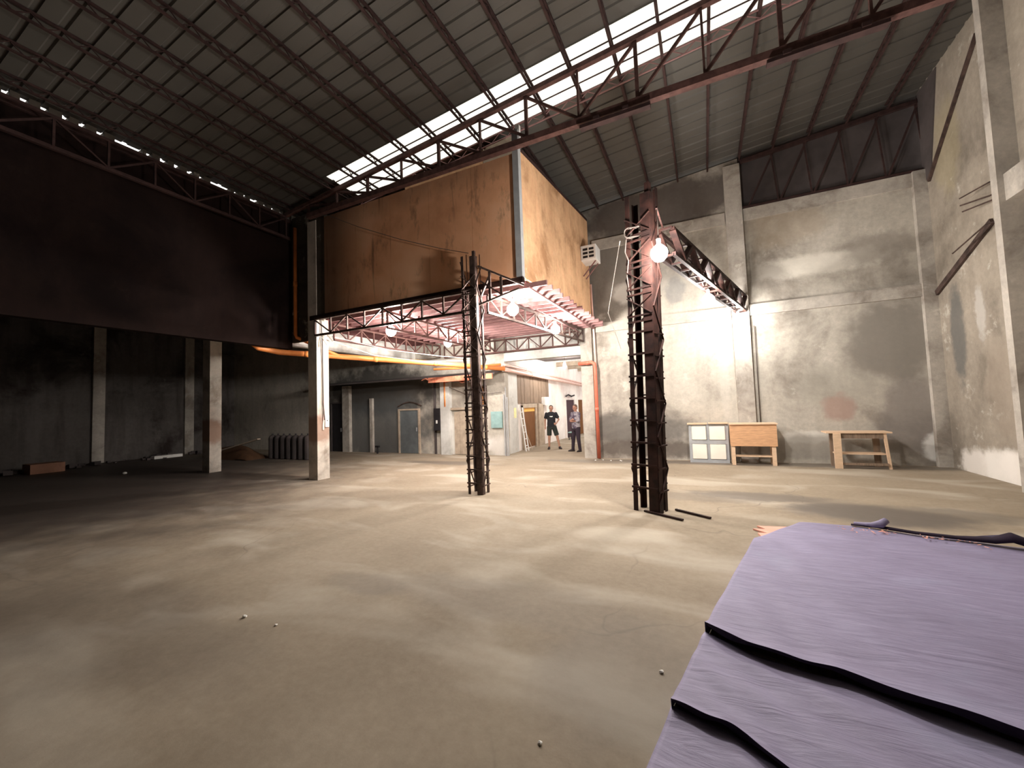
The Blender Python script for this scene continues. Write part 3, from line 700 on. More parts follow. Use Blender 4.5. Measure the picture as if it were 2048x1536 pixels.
obj('body', MB().box((-6.76, YB-.07, .95), (-6.33, YB, 1.52)), M['teal'], tb)
obj('door', MB().box((-6.73, YB-.08, .98), (-6.36, YB-.07, 1.49)), M['teal'], tb)
bp = thing('leaning_boards', (-7.7, YB, 0), 'weathered upright boards leaning on the back wall behind the first lattice column', 'board')
for i in range(5):
    x = -8.3 + i*.25
    obj('plank', MB().box((x, YB-.05-.006*(i%2), .02), (x+.24, YB-.02, 1.55+.03*(i%3))), M['frame_tan'], bp)
wn = thing('shutter', (-6.9, YB, 1.75), 'dark brown shuttered hatch high on the back wall beside the lattice column', 'shutter')
obj('frame', MB().box((-7.22, YB-.05, 1.72), (-6.92, YB, 2.45)), M['rust2'], wn)
for i in range(6): obj('slat', MB().box((-7.2, YB-.06, 1.75+.115*i), (-6.94, YB-.05, 1.84+.115*i)), M['door_brown'], wn)
cp = thing('standpipe', (-6.22, YB-.1, 0), 'thin grey standpipes at the left jamb of the passage opening', 'pipe')
for dx, z in ((0,2.1),(.07,2.35),(.13,2.0)): obj('pipe', MB().tube([(-6.24+dx, YB-.06, 0), (-6.24+dx, YB-.06, z)], .018, 8), M['crate_frame'], cp)
pw = thing('pipe_stub', (-11.55, 12.1, 0), 'small dark tap standpipe on the floor left of the grey steel door', 'tap')
obj('stem', MB().tube([(-11.75, 12.0, 0), (-11.75, 12.0, .28)], .035, 8), M['dark'], pw)
obj('valve', MB().box((-11.84, 11.96, .24), (-11.66, 12.04, .31)), M['dark'], pw)
dc = thing('drop_cable', (-7.5, 12.2, 2.0), 'dark cable drooping over the plaster behind the first lattice column', 'cable')
obj('run', MB().tube([(-8.4,12.17,2.45),(-7.8,12.25,2.2),(-7.2,12.27,2.12),(-6.3,12.27,2.18)], .012, 5), M['cable'], dc)

# ---- passage beyond the opening
struct('wall_left', MB().box((-6.6, YB+.25, 0), (-6.35, 25, 4.5)), M['wall_corr'], label=None)
struct('wall_right', MB().box((-3.1, YB+.25, 0), (-2.85, 17.6, 4.5)).box((-3.1, 17.6, 4.1), (-2.85, 25, 4.5)).box((-3.1, 24.2, 0), (-2.85, 25, 4.1)), M['wall_corr'])  # unseen side opening, added to flood the passage with sky light
struct('wall_back', MB().box((-6.35, 24.75, 0), (-3.1, 25, 4.5)), M['wall_corr'])
struct('ceiling', MB().box((-6.6, YB+.25, 3.62), (-2.85, 16.8, 3.72)), M['siding'])  # roof stops early, shaped to let sky light pour in beyond
for y in (18.2, 20.0, 21.8, 23.6):
    struct('trim_9', MB().box((-6.35, y, 3.5), (-3.1, y+.15, 3.7)), M['frame_tan'])
# grey plaster entry, boards, doors on the passage's left wall
XC = -6.35
struct('trim_10', MB().box((XC, YB+.25, 0), (XC+.05, 13.55, 3.2)), M['wall_white'])
hb = thing('board_cladding', (XC+.04, 14.8, 1.85), 'brown weathered board cladding above the passage door', 'cladding')
y = 13.6; i = 0
while y < 16.7:
    obj('board', MB().box((XC, y, 1.78), (XC+.04+.01*(i%3), y+.29, 2.85)), M['timber'], hb); y += .3; i += 1
d3 = struct_empty('door_3', (XC, 14.6, 0))
obj('leaf', MB().box((XC+.005, 14.05, .06), (XC+.03, 15.2, 1.45)), M['door_brown'], d3)
obj('header', MB().box((XC+.005, 14.05, 1.45), (XC+.035, 15.2, 1.6)), plain('yellow_header', (.85,.45,.10), .6), d3, label='yellow strip at the door head')
obj('frame', MB().box((XC, 13.95, 0), (XC+.08, 14.05, 1.7)).box((XC, 15.2, 0), (XC+.08, 15.35, 1.7)).box((XC, 13.95, 1.6), (XC+.09, 15.35, 1.76)), M['frame_tan'], d3)
struct('trim_10', MB().box((XC, 15.5, 0), (XC+.10, 16.1, 1.75)), M['frame_tan'])
eb2 = thing('meter_box', (XC, 16.3, 1.6), 'white meter box on the passage wall beside the board cladding', 'cabinet')
obj('body', MB().box((XC, 16.0, 1.68), (XC+.2, 16.5, 2.03)), M['white'], eb2)
obj('door', MB().box((XC+.02, 15.985, 1.70), (XC+.18, 16.0, 2.01)), M['white'], eb2)
ld = thing('ladder', (XC+.2, 13.75, 0), 'white narrow ladder leaning on the passage wall by the brown door', 'ladder')
for yy in (13.62, 13.86): obj('rail', MB().bar((XC+.3, yy, 0), (XC+.09, yy, 1.62), .03, .05), M['white'], ld)
for k in range(6):
    z = .2 + .25*k; xx = XC + .3 - .21*z/1.62
    obj('rung', MB().bar((xx, 13.62, z), (xx, 13.86, z), .025, .025), M['white'], ld)
tag(obj('leaning_pole', MB().tube([(XC+.45, 13.9, 0), (XC+.06, 13.92, 1.0)], .015, 6), M['frame_tan'], org=(XC+.45,13.9,0)), 'thin pole leaning beside the white ladder', 'pole')
tag(obj('yellow_notice', MB().box((XC+.05, 13.2, 1.25), (XC+.056, 13.4, 1.62)), plain('yellow_paper', (.85,.80,.42), .8), org=(XC,13.3,1.25)), 'yellow notice sheet on the grey passage plaster', 'sign')
for n, (y0, y1) in ((4, (19.3, 20.7)), (5, (21.4, 22.3))):
    d = struct_empty('door_%d' % n, (XC, (y0+y1)/2, 0))
    obj('leaf', MB().box((XC+.005, y0, .0), (XC+.03, y1, 1.9)), plain('maroon_door', (.05,.02,.03), .6) if n == 4 else M['door_brown'], d)
    obj('frame', MB().box((XC, y0-.12, 0), (XC+.07, y0, 2.0)).box((XC, y1, 0), (XC+.07, y1+.12, 2.0)).box((XC, y0, 1.9), (XC+.07, y1, 2.0)), M['wall_corr'], d)
tag(obj('garland', MB().tube([(XC+.1,19.2,2.08),(XC+.1,19.6,2.16),(XC+.1,20.1,2.08),(XC+.1,20.6,2.14)], .04, 6), M['dark'], org=(XC+.1,19.2,2.08)), 'dark bundle hung above the maroon passage door', 'bundle')
st = thing('stool', (XC+.6, 18.4, 0), 'small dark stool on the passage floor before the maroon door', 'stool')
obj('seat', MB().box((XC+.45, 18.2, .32), (XC+.8, 18.6, .37)), M['teal'], st)
for a in (.47,.75):
    for b in (18.22,18.55): obj('leg', MB().box((XC+a, b, 0), (XC+a+.03, b+.03, .32)), M['dark'], st)
bt = thing('stacked_pallet', (-4.6, 24.6, 0), 'tall orange timber frame standing at the far end of the passage', 'frame')
for x in (-4.9,-4.3,-3.7): obj('upright', MB().box((x, 24.5, 0), (x+.15, 24.6, 3.6)), plain('orange_timber', (.75,.36,.14), .7), bt)
for z in (1.9, 2.8, 3.5): obj('rail', MB().box((-4.9, 24.4, z), (-3.55, 24.5, z+.18)), M['ply'], bt)

# ---- air conditioner
ac = thing('air_conditioner', (-2.85, 11.5, 5.9), 'white window air conditioner jutting from the far end of the ochre loft wall', 'air conditioner')
x0, x1, y0, y1, z0, z1 = -3.05, -2.60, 11.3, 11.85, 5.86, 6.30
obj('body', MB().box((x0, y0+.02, z0), (x1, y1, z1)), M['white'], ac, bevel=.01)
obj('front_rim', MB().box((x0+.01, y0, z0+.01), (x1-.01, y0+.02, z0+.06)).box((x0+.01, y0, z1-.06), (x1-.01, y0+.02, z1-.01)).box((x0+.01, y0, z0+.06), (x0+.06, y0+.02, z1-.06)).box((x1-.06, y0, z0+.06), (x1-.01, y0+.02, z1-.06)).box((x0+.21, y0, z0+.06), (x0+.24, y0+.02, z1-.06)), M['white'], ac)
for c in range(2):
    for r in range(3):
        xa = x0+.065+c*.18; za = z0+.07+r*.11
        obj('vent_opening', MB().box((xa, y0+.008, za), (xa+.14, y0+.021, za+.06)), M['dark'], ac)
obj('vent_slat', MB().box((x0+.06, y0+.002, z0+.14), (x1-.06, y0+.02, z0+.17)).box((x0+.06, y0+.002, z0+.25), (x1-.06, y0+.02, z0+.28)), M['white'], ac)
obj('bracket', MB().bar((x1-.05, y0+.15, z0-.01), (x0+.02, y0+.15, z0-.42), .03, .03), M['joist'], ac)
obj('bracket', MB().bar((x1-.05, y1-.1, z0-.01), (x0+.02, y1-.1, z0-.42), .03, .03), M['joist'], ac)

# ---- cables at pillar and loft
tag(obj('sagging_wire', MB().tube([(-9.0,6.9,6.85),(-8.3,6.92,6.65),(-7.25,6.93,6.11),(-6.0,6.93,5.54),(-4.9,6.92,5.1),(-4.2,6.9,4.85)], .007, 5), M['cable'], org=(-8.3,6.9,6.6)), 'thin dark wire sagging across the ochre loft wall to the first lattice column', 'wire')
for i, (pts, lb) in enumerate((([(-8.82,7.1,4.1),(-8.8,7.12,3.6),(-8.83,7.15,3.0),(-8.82,7.15,1.9),(-8.8,7.17,1.5)], 'dark cable running down the lit side of the concrete pillar'),
    ([(-8.8,7.3,3.6),(-8.3,8.4,3.25),(-7.6,9.6,3.12),(-6.7,11.0,3.2)], 'pale cable drooping from the pillar head onto the drain pipe'),
    ([(-8.8,7.3,3.7),(-8.2,8.9,3.45),(-7.5,10.4,3.35),(-6.6,12.0,3.3)], 'upper pale cable strung from the pillar head towards the passage'),
    ([(-8.8,7.25,3.75),(-8.5,7.2,3.5),(-8.6,7.1,3.4),(-8.78,7.1,3.62)], 'tangled loop of cable at the pillar head'))):
    tag(obj('cable', MB().tube(pts, .012 if i else .016, 5), M['cable'] if i == 0 else M['pale_cable'], org=pts[0]), lb, 'cable')
sb = thing('switch_box', (-8.83, 7.1, 1.3), 'small white switch plate on the lit side of the concrete pillar', 'switch')
obj('plate', MB().box((-8.86, 7.22, 1.32), (-8.835, 7.34, 1.62)), M['white'], sb)
obj('button', MB().box((-8.836, 7.27, 1.47), (-8.828, 7.29, 1.5)), M['dark'], sb)
tag(obj('pink_ribbon', MB().grid(lambda u, v: (-8.845+.004*math.sin(v*9), 7.16+.05*u+.02*math.sin(v*5), 2.0-.75*v), 2, 8), M['pink_pipe'], org=(-8.84,7.16,2.0)), 'pink strip of tape hanging on the side of the concrete pillar', 'tape')

# ---- crate rack and tables by the back wall
cr = thing('crate_rack', (.07, 12.1, 0), 'blue-grey framed rack with four cream panels, standing against the back wall', 'rack')
X0, X1, Y0, Y1 = -.45, .50, 11.95, 12.27
f = MB().box((X0, Y0, 0), (X1, Y1, .09)).box((X0, Y0, .50), (X1, Y1, .60)).box((X0, Y0+.02, .98), (X1, Y1, 1.02))
for x in (X0, X0+.43, X1-.07): f.box((x, Y0+.01, .09), (x+.07, Y1, .5)); f.box((x, Y0+.01, .6), (x+.07, Y1, .98))
obj('frame', f, M['crate_frame'], cr)
obj('top_board', MB().box((X0-.03, Y0-.03, 1.02), (X0+.46, Y1, 1.05)).box((X0+.49, Y0-.05, 1.03), (X1-.0, Y1, 1.06)), M['ply_pale'], cr)
for xa, xb in ((X0+.075, X0+.425), (X0+.505, X1-.075)):
    for za, zb in ((.10,.49),(.61,.97)): obj('panel', MB().box((xa, Y0-.02, za), (xb, Y0+.2, zb)), M['crate_panel'], cr, bevel=.008)
t1 = thing('work_table', (1.0, 11.8, 0), 'plywood work table with a deep front panel, next to the crate rack', 'table')
obj('tabletop', MB().box((.515, 11.62, 1.02), (1.56, 12.12, 1.05)), M['ply_pale'], t1)
obj('front_panel', MB().box((.53, 11.66, .48), (1.54, 11.69, 1.02)), M['ply'], t1)
obj('side_panel', MB().box((1.51, 11.69, .50), (1.54, 12.1, 1.02)), M['ply'], t1)
obj('side_panel', MB().box((.53, 11.69, .50), (.56, 12.1, 1.02)), M['ply'], t1)
for x in (.54, 1.42):
    for y in (11.69, 12.03): obj('leg', MB().box((x, y, 0), (x+.085, y+.06, .52)), M['ply_pale'], t1)
obj('shelf', MB().box((.55, 11.78, .20), (1.5, 12.0, .23)), M['ply_pale'], t1)
t2 = thing('work_bench', (3.1, 11.8, 0), 'open low wooden bench table with plank legs, right of the plywood table', 'table')
obj('tabletop', MB().box((2.50, 11.62, .80), (3.68, 12.1, .83)), M['ply_pale'], t2)
obj('apron', MB().box((2.62, 11.66, .68), (3.58, 11.68, .80)), M['timber'], t2)
obj('leg', MB().box((2.62, 11.58, 0), (2.76, 11.62, .80)), M['ply_pale'], t2, label='broad pale plank leg')
obj('leg', MB().bar((3.56, 11.68, .80), (3.62, 11.68, 0), .05, .05), M['ply_pale'], t2)
obj('leg', MB().box((2.64, 12.0, 0), (2.7, 12.06, .80)), M['timber'], t2)
obj('leg', MB().bar((3.50, 12.03, .80), (3.52, 12.03, 0), .12, .04), M['timber'], t2)
obj('shelf', MB().box((2.68, 11.72, .31), (3.58, 12.02, .34)), M['ply_pale'], t2)
obj('stretcher', MB().box((2.7, 11.62, .08), (3.58, 11.66, .13)), M['timber'], t2)

# ---- rods and small litter on the floor
tag(obj('steel_rod', MB().bar((-.93,6.48,.02), (-.37,6.15,.02), .035, .025), M['rust'], org=(-.93,6.48,0)), 'dark steel bar lying on the floor at the foot of the tall lattice column', 'rod', 'steel bars on the floor')
tag(obj('steel_rod', MB().bar((-.50,6.70,.02), (-.02,6.37,.02), .035, .025), M['rust'], org=(-.5,6.7,0)), 'shorter dark steel bar lying right of the tall lattice column', 'rod', 'steel bars on the floor')
def pebble(x, y, r, mat, lb, grp='small white scraps on the floor'):
    m = MB().lathe((x, y, 0), [(r*.5,.001),(r,.3*r),(r*.9,.8*r),(r*.4,1.1*r)], 7)
    m.v = [(a+random.uniform(-.2,.2)*r, b+random.uniform(-.2,.2)*r*1.6, c) for a, b, c in m.v]
    tag(obj('litter', m, M[mat], org=(x,y,0)), lb, 'scrap', grp)
pebble(-3.59,2.12,.02,'paper','larger white scrap on the open floor at left')
pebble(-3.21,2.14,.011,'paper','tiny white scrap right of the larger one on the open floor at left')
pebble(-.84,1.93,.012,'paper','white scrap near the bottom edge of the picture')
pebble(-.34,2.72,.014,'paper','white scrap on the floor beside the purple tarp')
pebble(-.47,6.72,.025,'paper','white lump at the end of the shorter steel bar')
for i, x in enumerate((-3.0,-2.8,-2.55,-2.3,-2.25)):
    pebble(x, 11.75+.1*(i%2), .025, 'paper', ('first','second','third','fourth','fifth')[i] + ' white scrap from the red pipe along the foot of the back wall')

# ---- things in the dark aisle
for i in range(7):
    x = -15.1 + .335*i
    o = thing('gas_cylinder', (x, 9.95, 0), ('leftmost', 'second', 'third', 'fourth', 'fifth', 'sixth', 'seventh')[i] + ' of the dark upright cylinders in the row left of the concrete pillar', 'cylinder', 'dark cylinders in the aisle')
    obj('body', MB().lathe((x,9.95,0), [(.11,0),(.135,.03),(.135,.78),(.10,.87),(.04,.9)], 14), M['siding'], o, smooth=False)
    obj('valve', MB().lathe((x,9.95,0), [(.03,.9),(.03,.95)], 8), M['dark'], o)
hp = thing('covered_heap', (-17.0, 9.6, 0), 'low heap under a brown cover behind the thin aisle pillar', 'heap')
obj('cover', MB().grid(lambda u, v: (-18.4+2.9*u, 9.2+1.0*v, max(.0, .62*math.sin(math.pi*min(1,max(0,u)))**.5*math.sin(math.pi*v)**.6*(1-.4*u)+.04*math.sin(9*u+4*v))), 20, 10), M['brown_cover'], hp, smooth=True)
tag(obj('long_plank', MB().bar((-16.9,9.0,.35), (-14.9,9.3,.80), .12, .04), M['frame_tan'], org=(-16.9,9.0,.35)), 'pale plank lying slanted on the brown covered heap', 'plank')
tag(obj('cardboard_box', MB().box((-20.6,5.0,0), (-19.9,5.8,.32)), M['box'], org=(-20.3,5.4,0), bevel=.01), 'brown cardboard box on the dark floor at far left', 'box')
tag(obj('pale_board', MB().box((-21.0,8.6,.0), (-20.7,9.6,.12)), M['paper'], org=(-21.4,9.0,.3)), 'pale board at the foot of the dark outer wall', 'board')
rb = thing('rubble_pile', (-21.3, 8.5, 0), 'low dark rubble bank along the foot of the outer wall', 'rubble')
rb['kind'] = 'stuff'
m = MB()
for i in range(90):
    y = random.uniform(3, 11); x = -21.6 + abs(random.gauss(0, .5)); s_ = random.uniform(.05,.2)
    m.bar((x, y, s_/3), (x+s_*1.3, y+random.uniform(-.1,.1), s_/2), s_, s_*.7)
o = obj('rubble', m, M['siding'], rb); o['kind'] = 'stuff'
pebble(-16.39,6.07,.06,'paper','bright scrap on the dark aisle floor near the outer wall')

# ---- purple tarps at lower right
def lerp(a, b, t): return a + (b-a)*t
def poly_lerp(pts, u):
    n = len(pts)-1; f = min(u*n, n-1e-6); i = int(f); t = f-i
    return V(pts[i]).lerp(V(pts[i+1]), t)
def tarp(name, near, far, z0, lab, lip=.05, thick=.012, seed=0, nu=60, nv=40, base=0.0):
    rnd = random.Random(seed); ph = [rnd.uniform(0,6) for _ in range(6)]
    t = thing(name, (1.2, 4, 0), lab, 'tarp', 'purple tarps laid over low boards')
    def fn(u, v):
        p = poly_lerp(near, u).lerp(poly_lerp(far, u), v)
        z = z0 + .006*math.sin(u*11+ph[0]+v*3) + .005*math.sin(v*17+ph[1]+u*5) + .003*math.sin(u*37+v*23+ph[2])
        z += lip * max(0, 1 - v/.05)
        e = .006*math.sin(u*31+ph[3]) + .01*math.sin(u*13+ph[4])
        if v < .02: p.y += e
        return (p.x, p.y, z)
    m = MB().grid(fn, nu, nv)
    # skirts down to the layer below on every side
    def skirt(edge):
        k = len(m.v); m.v += [(x + .002, y, base + .001) for x, y, z in [m.v[i] for i in edge]]
        for j in range(len(edge)-1): m.f.append((edge[j], edge[j+1], k+j+1, k+j))
    W_ = nu+1
    skirt([j*W_ for j in range(nv+1)]); skirt([nv*W_+i for i in range(nu+1)])
    obj('sheet', m, M['tarp'], t, smooth=True)
    s2 = MB(); e = [m.v[i] for i in range(nu+1)]
    s2.v = e + [(x, y+.012, max(base+.001, z - (.018 + .034*(.5+.5*math.sin(i*.21+ph[0]))*(.6+.4*math.sin(i*.55+ph[1])) + .0004*i))) for i, (x, y, z) in enumerate(e)]
    s2.f = [(i, nu+1+i, nu+2+i, i+1) for i in range(nu)]
    obj('hem', s2, M['tarp_dark'], t, label='front hem painted dark for its unlit fold')  # near-black colour carries the shade of the unlit front riser
    return t
E1 = [(-.09,3.20),(.15,3.06),(.40,2.98),(.62,2.93),(1.0,2.80),(1.35,2.70),(2.2,2.35),(3.2,1.95)]
F1 = [(.42,5.40),(.72,5.85),(1.0,6.25),(1.5,6.27),(2.05,6.12),(2.7,5.95),(3.4,5.8),(4.2,5.7)]
E2 = [(-.26,2.42),(-.05,2.35),(.1,2.28),(.28,2.14),(.5,1.98),(.8,1.7),(1.2,1.3),(1.8,.9)]
E3 = [(-.52,.9),(-.3,.85),(0,.8),(.3,.75),(.6,.7),(1.0,.6),(1.4,.5),(2.0,.4)]
def z3(l, z=0): return [(x, y, z) for x, y in l]
base = thing('board_stack', (1.5, 4.2, 0), 'low stack of dark boards under the purple tarps', 'boards')
def prism(poly, z0, z1):
    n = len(poly); return MB().add([(x,y,z0) for x,y in poly] + [(x,y,z1) for x,y in poly], [tuple(range(n-1,-1,-1)), tuple(range(n,2*n))] + [(i,(i+1)%n,n+(i+1)%n,n+i) for i in range(n)])
obj('board', prism([(-.05,3.27),(.45,5.35),(1.02,6.2),(2.6,5.9),(4.1,5.6),(3.1,2.05),(1.0,2.9)], .002, .066), M['timber'], base)
obj('board', prism([(-.18,2.55),(-.03,3.2),(1.0,2.85),(3.1,2.0),(1.85,1.25),(.9,1.95)], .002, .03), M['timber'], base)
tarp('tarp', z3(E1), z3(F1), .092, 'large purple-grey tarp spread over the boards, the far and widest one', .035, seed=1)
tarp('tarp', z3(E2), z3([(x, y+.02) for x, y in E1]), .052, 'middle purple-grey tarp between the two dark folds', .02, seed=2)
tarp('tarp', z3(E3), z3([(x, y+.02) for x, y in E2]), .015, 'nearest purple-grey tarp at the bottom right corner', .0, seed=3)
# wrinkle ridges, rolls on the far edge
fr = thing('folded_hem', (2, 6.1, .1), 'rolled dark back hem of the tarp with a raised peak at right', 'tarp')
pts = [(1.52,6.25,.11),(1.75,6.2,.12),(2.05,6.08,.115),(2.35,6.0,.12),(2.6,5.93,.14),(2.72,5.9,.19),(2.85,5.88,.14),(3.3,5.82,.12),(4.1,5.7,.12)]
obj('roll', MB().tube(pts, [(.012,.02),(.02,.03),(.018,.03),(.02,.04),(.035,.06),(.05,.09),(.04,.07),(.03,.05),(.03,.05)], 8), M['tarp_dark'], fr, smooth=True)
obj('flap', MB().add([(2.38,6.0,.13),(2.6,5.93,.14),(2.66,5.94,.2),(2.5,5.97,.16)], [(0,1,2),(0,2,3)]), M['tarp'], fr)
rl = thing('rolled_cloth', (1.8, 6.15, .12), 'short grey rolled lump of cloth on the back edge of the tarp', 'cloth')
obj('roll', MB().tube([(1.55,6.26,.125),(1.70,6.21,.13),(1.78,6.17,.16),(1.84,6.2,.2)], [.018,.03,.045,.035], 10), M['tarp'], rl, smooth=True)
sp = thing('salmon_paper', (.75, 5.95, 0), 'torn salmon coloured paper sticking out beneath the far left tarp corner', 'paper')
obj('sheet', prism([(.44,5.46),(.52,5.72),(.50,5.86),(.60,5.88),(.46,6.02),(.60,6.05),(.52,6.17),(.72,6.2),(1.0,6.27),(.72,5.84)], .004, .022), M['salmon'], sp)
fl = MB()
for i in range(46):
    x = random.uniform(1.35, 2.5); y = 6.03 - .16*(x-1.4) + random.gauss(0, .07); a = random.uniform(0, 3); q = random.uniform(.006, .022)
    fl.bar((x, y, .115), (x + q*2*math.cos(a), y + q*2*math.sin(a), .116), q*.6, .003)
tag(obj('shavings', fl, M['salmon'], org=(1.5,6,.11)), 'scattered orange shavings near the back edge of the tarp', 'shavings', kind='stuff')

# fold between middle and far tarp: raised crease
# ------------------------------------------------------------------ people
def solid(name, mb, mat, parent, vox=.009, sm=6, label=None):
    o = obj(name, mb, mat, parent, label=label, smooth=True)
    r = o.modifiers.new('remesh', 'REMESH'); r.mode = 'VOXEL'; r.voxel_size = vox; r.use_smooth_shade = True
    s_ = o.modifiers.new('smooth', 'SMOOTH'); s_.iterations = sm; s_.factor = .5
    return o
def ball(m, c, r):
    rx, ry, rz = r if isinstance(r, tuple) else (r, r, r); n = 10
    m.loft([(c[0], c[1], c[2] + rz*math.sin(a), max(.001, rx*math.cos(a)), max(.001, ry*math.cos(a))) for a in [(-.5 + k/n)*math.pi*.995 for k in range(n+1)]])
def limb(m, pts, rs): 
    m.tube(pts, rs, 12)
    for p, r in zip(pts, rs): ball(m, p, r*.98)
def hand(m, wrist, d, side, curl=.5):
    """palm, four unequal bent fingers and a thumb; d: direction of the fingers, side: thumb side"""
    w = V(wrist); d = V(d).normalized(); s_ = V(side); s_ = (s_ - d*s_.dot(d)).normalized(); nrm = d.cross(s_)
    m.tube([w - d*.01, w + d*.03, w + d*.085], [(.021,.021),(.030,.019),(.034,.018)], 10)
    for i, (off, ln) in enumerate(((.027,.068),(.009,.078),(-.009,.072),(-.026,.056))):
        b = w + d*.078 + s_*off
        k1 = b + d*ln*.45 + nrm*ln*.15*curl; k2 = k1 + d*ln*.33*(1-.4*curl) + nrm*ln*.3*curl; k3 = k2 + d*ln*.22*(1-.8*curl) + nrm*ln*.25*curl
        m.tube([b - d*.02, b, k1, k2, k3], [.0095,.0098,.009,.0085,.007], 7)
    b = w + d*.025 + s_*.022
    m.tube([b - s_*.01, b + s_*.018 + d*.012, b + s_*.034 + d*.036, b + s_*.036 + d*.058], [.011,.012,.0105,.008], 7)

def head(m, c, yaw=0, pitch=0):
    """skull, jaw, nose, brow, ears, lips. face looks to -Y rotated by yaw"""
    R_ = Matrix.Rotation(yaw, 3, 'Z') @ Matrix.Rotation(pitch, 3, 'X'); c = V(c)
    sub = MB()
    ball(sub, (0,.008,.03), (.074,.092,.088)); ball(sub, (0,-.022,-.045), (.052,.058,.062)); ball(sub, (0,-.055,-.078), (.024,.022,.02))
    sub.tube([(0,-.082,.018),(0,-.100,-.012),(0,-.105,-.026)], [.009,.012,.014], 8)
    for s_ in (-1,1):
        ball(sub, (s_*.028,-.078,.028), (.020,.012,.008)); ball(sub, (s_*.076,.008,-.002), (.010,.018,.030)); ball(sub, (s_*.012,-.094,-.028), (.008,.009,.007))
        ball(sub, (s_*.042,-.06,-.02), (.018,.018,.018))
    ball(sub, (0,-.078,-.052), (.022,.010,.006)); ball(sub, (0,-.077,-.062), (.019,.010,.006))
    m.add([c + R_ @ V(v) for v in sub.v], sub.f)
    return R_
def face_parts(c, R_, P, hairm, cap=0):
    c = V(c)
    for s_ in (-1,1):
        e = MB(); ball(e, (0,0,0), (.012,.007,.006)); e.v = [c + R_ @ (V(v) + V((s_*.030,-.083,.008))) for v in e.v]
        obj('eye', e, M['dark'], P, smooth=True)
    mo = MB(); ball(mo, (0,0,0), (.018,.004,.002)); mo.v = [c + R_ @ (V(v) + V((0,-.087,-.057))) for v in mo.v]
    obj('mouth', mo, M['hair'], P)
    hm = MB(); sub = MB(); ball(sub, (0,.020,.045), (.081,.092,.088)); ball(sub, (0,.05,.0), (.072,.062,.07))
    hm.add([c + R_ @ V(v) for v in sub.v], sub.f)
    solid('hair', hm, hairm, P, .008, 3)

def shoe(m, p, yaw, L=.26):
    R_ = Matrix.Rotation(yaw, 3, 'Z'); p = V(p)
    sub = MB().loft([(0,-.06,.001,.040,.125),(0,-.06,.02,.044,.13),(0,-.055,.045,.042,.12),(0,-.02,.075,.038,.07),(0,.015,.105,.034,.05)])
    m.add([p + R_ @ V(v) for v in sub.v], sub.f)

def finish_person(root, rz):
    root.rotation_euler = (0,0,rz)

# person 1: black T-shirt, shorts, left hand on hip. Built facing -Y around the root, then the root is turned
def person_1(x, y, rz):
    P = thing('person', (0,0,0), 'person in black T-shirt with white chest print and dark shorts, hand on hip', 'person')
    hc = (.01, -.01, 1.545)
    b = MB()
    Rh = head(b, hc, .0, -.12)
    b.tube([(0,.015,1.36),(0,.01,1.43),(0,.0,1.49)], [.06,.052,.05], 14)
    b.loft([(0,0,.80,.10,.08),(0,0,.86,.15,.10),(0,0,.95,.155,.105),(0,0,1.05,.135,.095),(0,0,1.18,.155,.105),(0,0,1.28,.165,.105),(0,.005,1.36,.14,.08),(0,.01,1.40,.07,.05)])
    # legs: his right leg (image left) straight, left leg out to the side
    lR = [(-.085,0,.86),(-.10,-.02,.47),(-.115,-.01,.09)]; lL = [(.09,0,.86),(.20,-.03,.47),(.275,.02,.09)]
    limb(b, lR, [.088,.056,.036]); limb(b, lL, [.088,.056,.036])
    for L in (lR, lL): ball(b, V(L[1]).lerp(V(L[2]), .3) + V((0,.02,0)), (.052,.055,.09))
    # arms
    aR = [(-.175,0,1.345),(-.235,.02,1.09),(-.235,-.04,.86)]; aL = [(.175,0,1.345),(.285,.05,1.11),(.185,-.06,.97)]
    limb(b, aR, [.045,.036,.025]); limb(b, aL, [.045,.036,.025])
    hand(b, aR[2], (.02,-.08,-1), (.2,-1,0), .5); hand(b, aL[2], (-.8,-.25,-.35), (0,-.2,1), .5)
    solid('body', b, M['skin'], P, .009, 5)
    face_parts(hc, Rh, P, M['hair'])
    s = MB(); s.loft([(0,0,.84,.165,.118),(0,0,.95,.168,.12),(0,0,1.08,.155,.112),(0,0,1.2,.172,.12),(0,0,1.29,.185,.12),(0,.005,1.365,.16,.095),(0,.01,1.415,.085,.068)])
    for A_ in (aR, aL):
        p0, p1 = V(A_[0]), V(A_[1]); q = p0.lerp(p1, .72)
        s.tube([p0 + V((0,0,.01)) - (p1-p0)*.05, p0.lerp(p1, .3), q], [.062,.064,.066], 14); ball(s, p0, .06)
    solid('t_shirt', s, M['shirt1'], P, .010, 5)
    pr = MB()
    def logo(u, v):
        a = (u-.5)*1.2; return (.0 + .060*math.sin(a)*1.6, -.131 + .03*(1-math.cos(a)) , 1.222 + .036*v + .006*math.sin(u*9))
    pr.grid(logo, 10, 2)
    o = obj('chest_print', pr, M['paper'], P, label='white oval print on the chest'); o.modifiers.new('s', 'SOLIDIFY').thickness = .006
    s = MB(); s.loft([(0,0,.76,.14,.10),(0,0,.80,.165,.112),(0,0,.88,.168,.115),(0,0,.93,.15,.105)])
    for L in (lR, lL):
        p0, p1 = V(L[0]), V(L[1]); s.tube([p0, p0.lerp(p1,.5), p0.lerp(p1,.88)], [.098,.092,.09], 14)
    solid('shorts', s, M['shorts'], P, .010, 4)
    for L, yw in ((lR, -.25), (lL, .45)):
        sh = MB(); shoe(sh, (L[2][0], L[2][1]+.01, 0), yw); solid('shoe', sh, M['shoe'], P, .008, 3)
    P.location = (x, y, 0); P.rotation_euler = (0,0,rz); return P
person_1(-5.34, 14.48, math.radians(20))

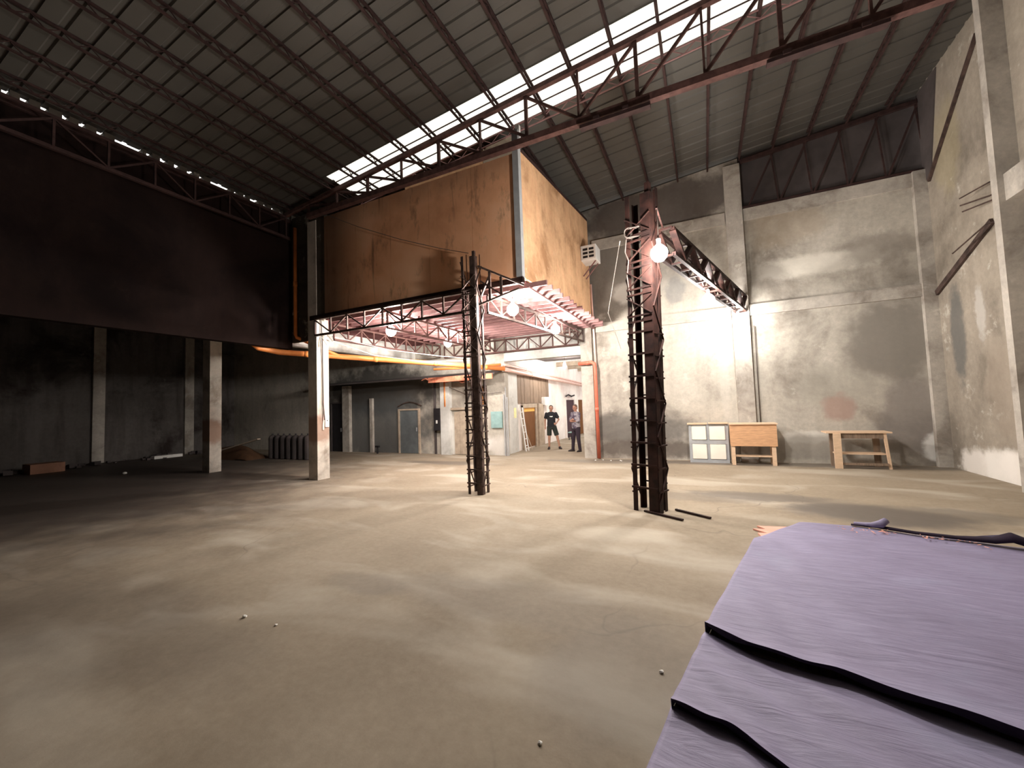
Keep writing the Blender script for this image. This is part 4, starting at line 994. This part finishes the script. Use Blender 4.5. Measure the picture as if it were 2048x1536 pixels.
# person 2: turned to his right, arms folded, mottled shirt, dark trousers
def person_2(x, y, rz):
    P = thing('person', (0,0,0), 'person with folded arms in mottled purple-grey shirt and dark trousers beside the passage pillar', 'person')
    hc = (0, -.02, 1.545)
    b = MB(); Rh = head(b, hc, .25, .05)
    b.tube([(0,.015,1.36),(0,.0,1.43),(0,-.01,1.49)], [.06,.052,.05], 14)
    b.loft([(0,0,.80,.10,.09),(0,0,.86,.15,.11),(0,0,.95,.16,.12),(0,-.01,1.05,.15,.12),(0,0,1.18,.16,.115),(0,0,1.28,.165,.11),(0,.005,1.36,.14,.08),(0,.01,1.40,.07,.05)])
    lR = [(-.085,0,.86),(-.13,-.03,.47),(-.17,-.04,.09)]; lL = [(.085,0,.86),(.11,-.01,.47),(.13,.03,.09)]
    limb(b, lR, [.09,.058,.037]); limb(b, lL, [.09,.058,.037])
    aR = [(-.175,0,1.34),(-.22,-.06,1.10),(.02,-.20,1.13)]; aL = [(.175,0,1.34),(.22,-.06,1.09),(-.02,-.17,1.07)]
    limb(b, aR, [.045,.037,.026]); limb(b, aL, [.045,.037,.026])
    hand(b, aR[2], (1,.05,.05), (0,-.2,1), .6); hand(b, aL[2], (-1,.05,.1), (0,-.2,1), .6)
    solid('body', b, M['skin2'], P, .009, 5)
    face_parts(hc, Rh, P, M['grey_hair'])
    s = MB(); s.loft([(0,0,.82,.17,.128),(0,0,.95,.176,.138),(0,-.01,1.08,.165,.135),(0,0,1.2,.178,.13),(0,0,1.29,.185,.122),(0,.005,1.365,.16,.095),(0,.01,1.415,.085,.068)])
    for A_ in (aR, aL):
        p0, p1, p2 = map(V, A_); s.tube([p0 - (p1-p0)*.05, p0.lerp(p1,.5), p1], [.062,.06,.055], 14); ball(s, p0, .06); ball(s, p1, .054)
        s.tube([p1, p1.lerp(p2,.35)], [.054,.05], 14)
    solid('shirt', s, M['shirt2'], P, .010, 5)
    s = MB(); s.loft([(0,0,.74,.12,.10),(0,0,.80,.165,.118),(0,0,.88,.168,.122),(0,0,.92,.15,.115)])
    for L in (lR, lL):
        p0, p1, p2 = map(V, L); s.tube([p0, p0.lerp(p1,.5), p1, p1.lerp(p2,.5), p2 - V((0,0,.03))], [.10,.085,.072,.062,.056], 14); ball(s, p1, .071)
    solid('trousers', s, M['pants'], P, .010, 4)
    for L, yw in ((lR, -.5), (lL, .1)):
        sh = MB(); shoe(sh, (L[2][0], L[2][1]+.01, 0), yw); solid('shoe', sh, M['shoe'], P, .008, 3)
    P.location = (x, y, 0); P.rotation_euler = (0,0,rz); return P
person_2(-4.18, 13.84, math.radians(-32))
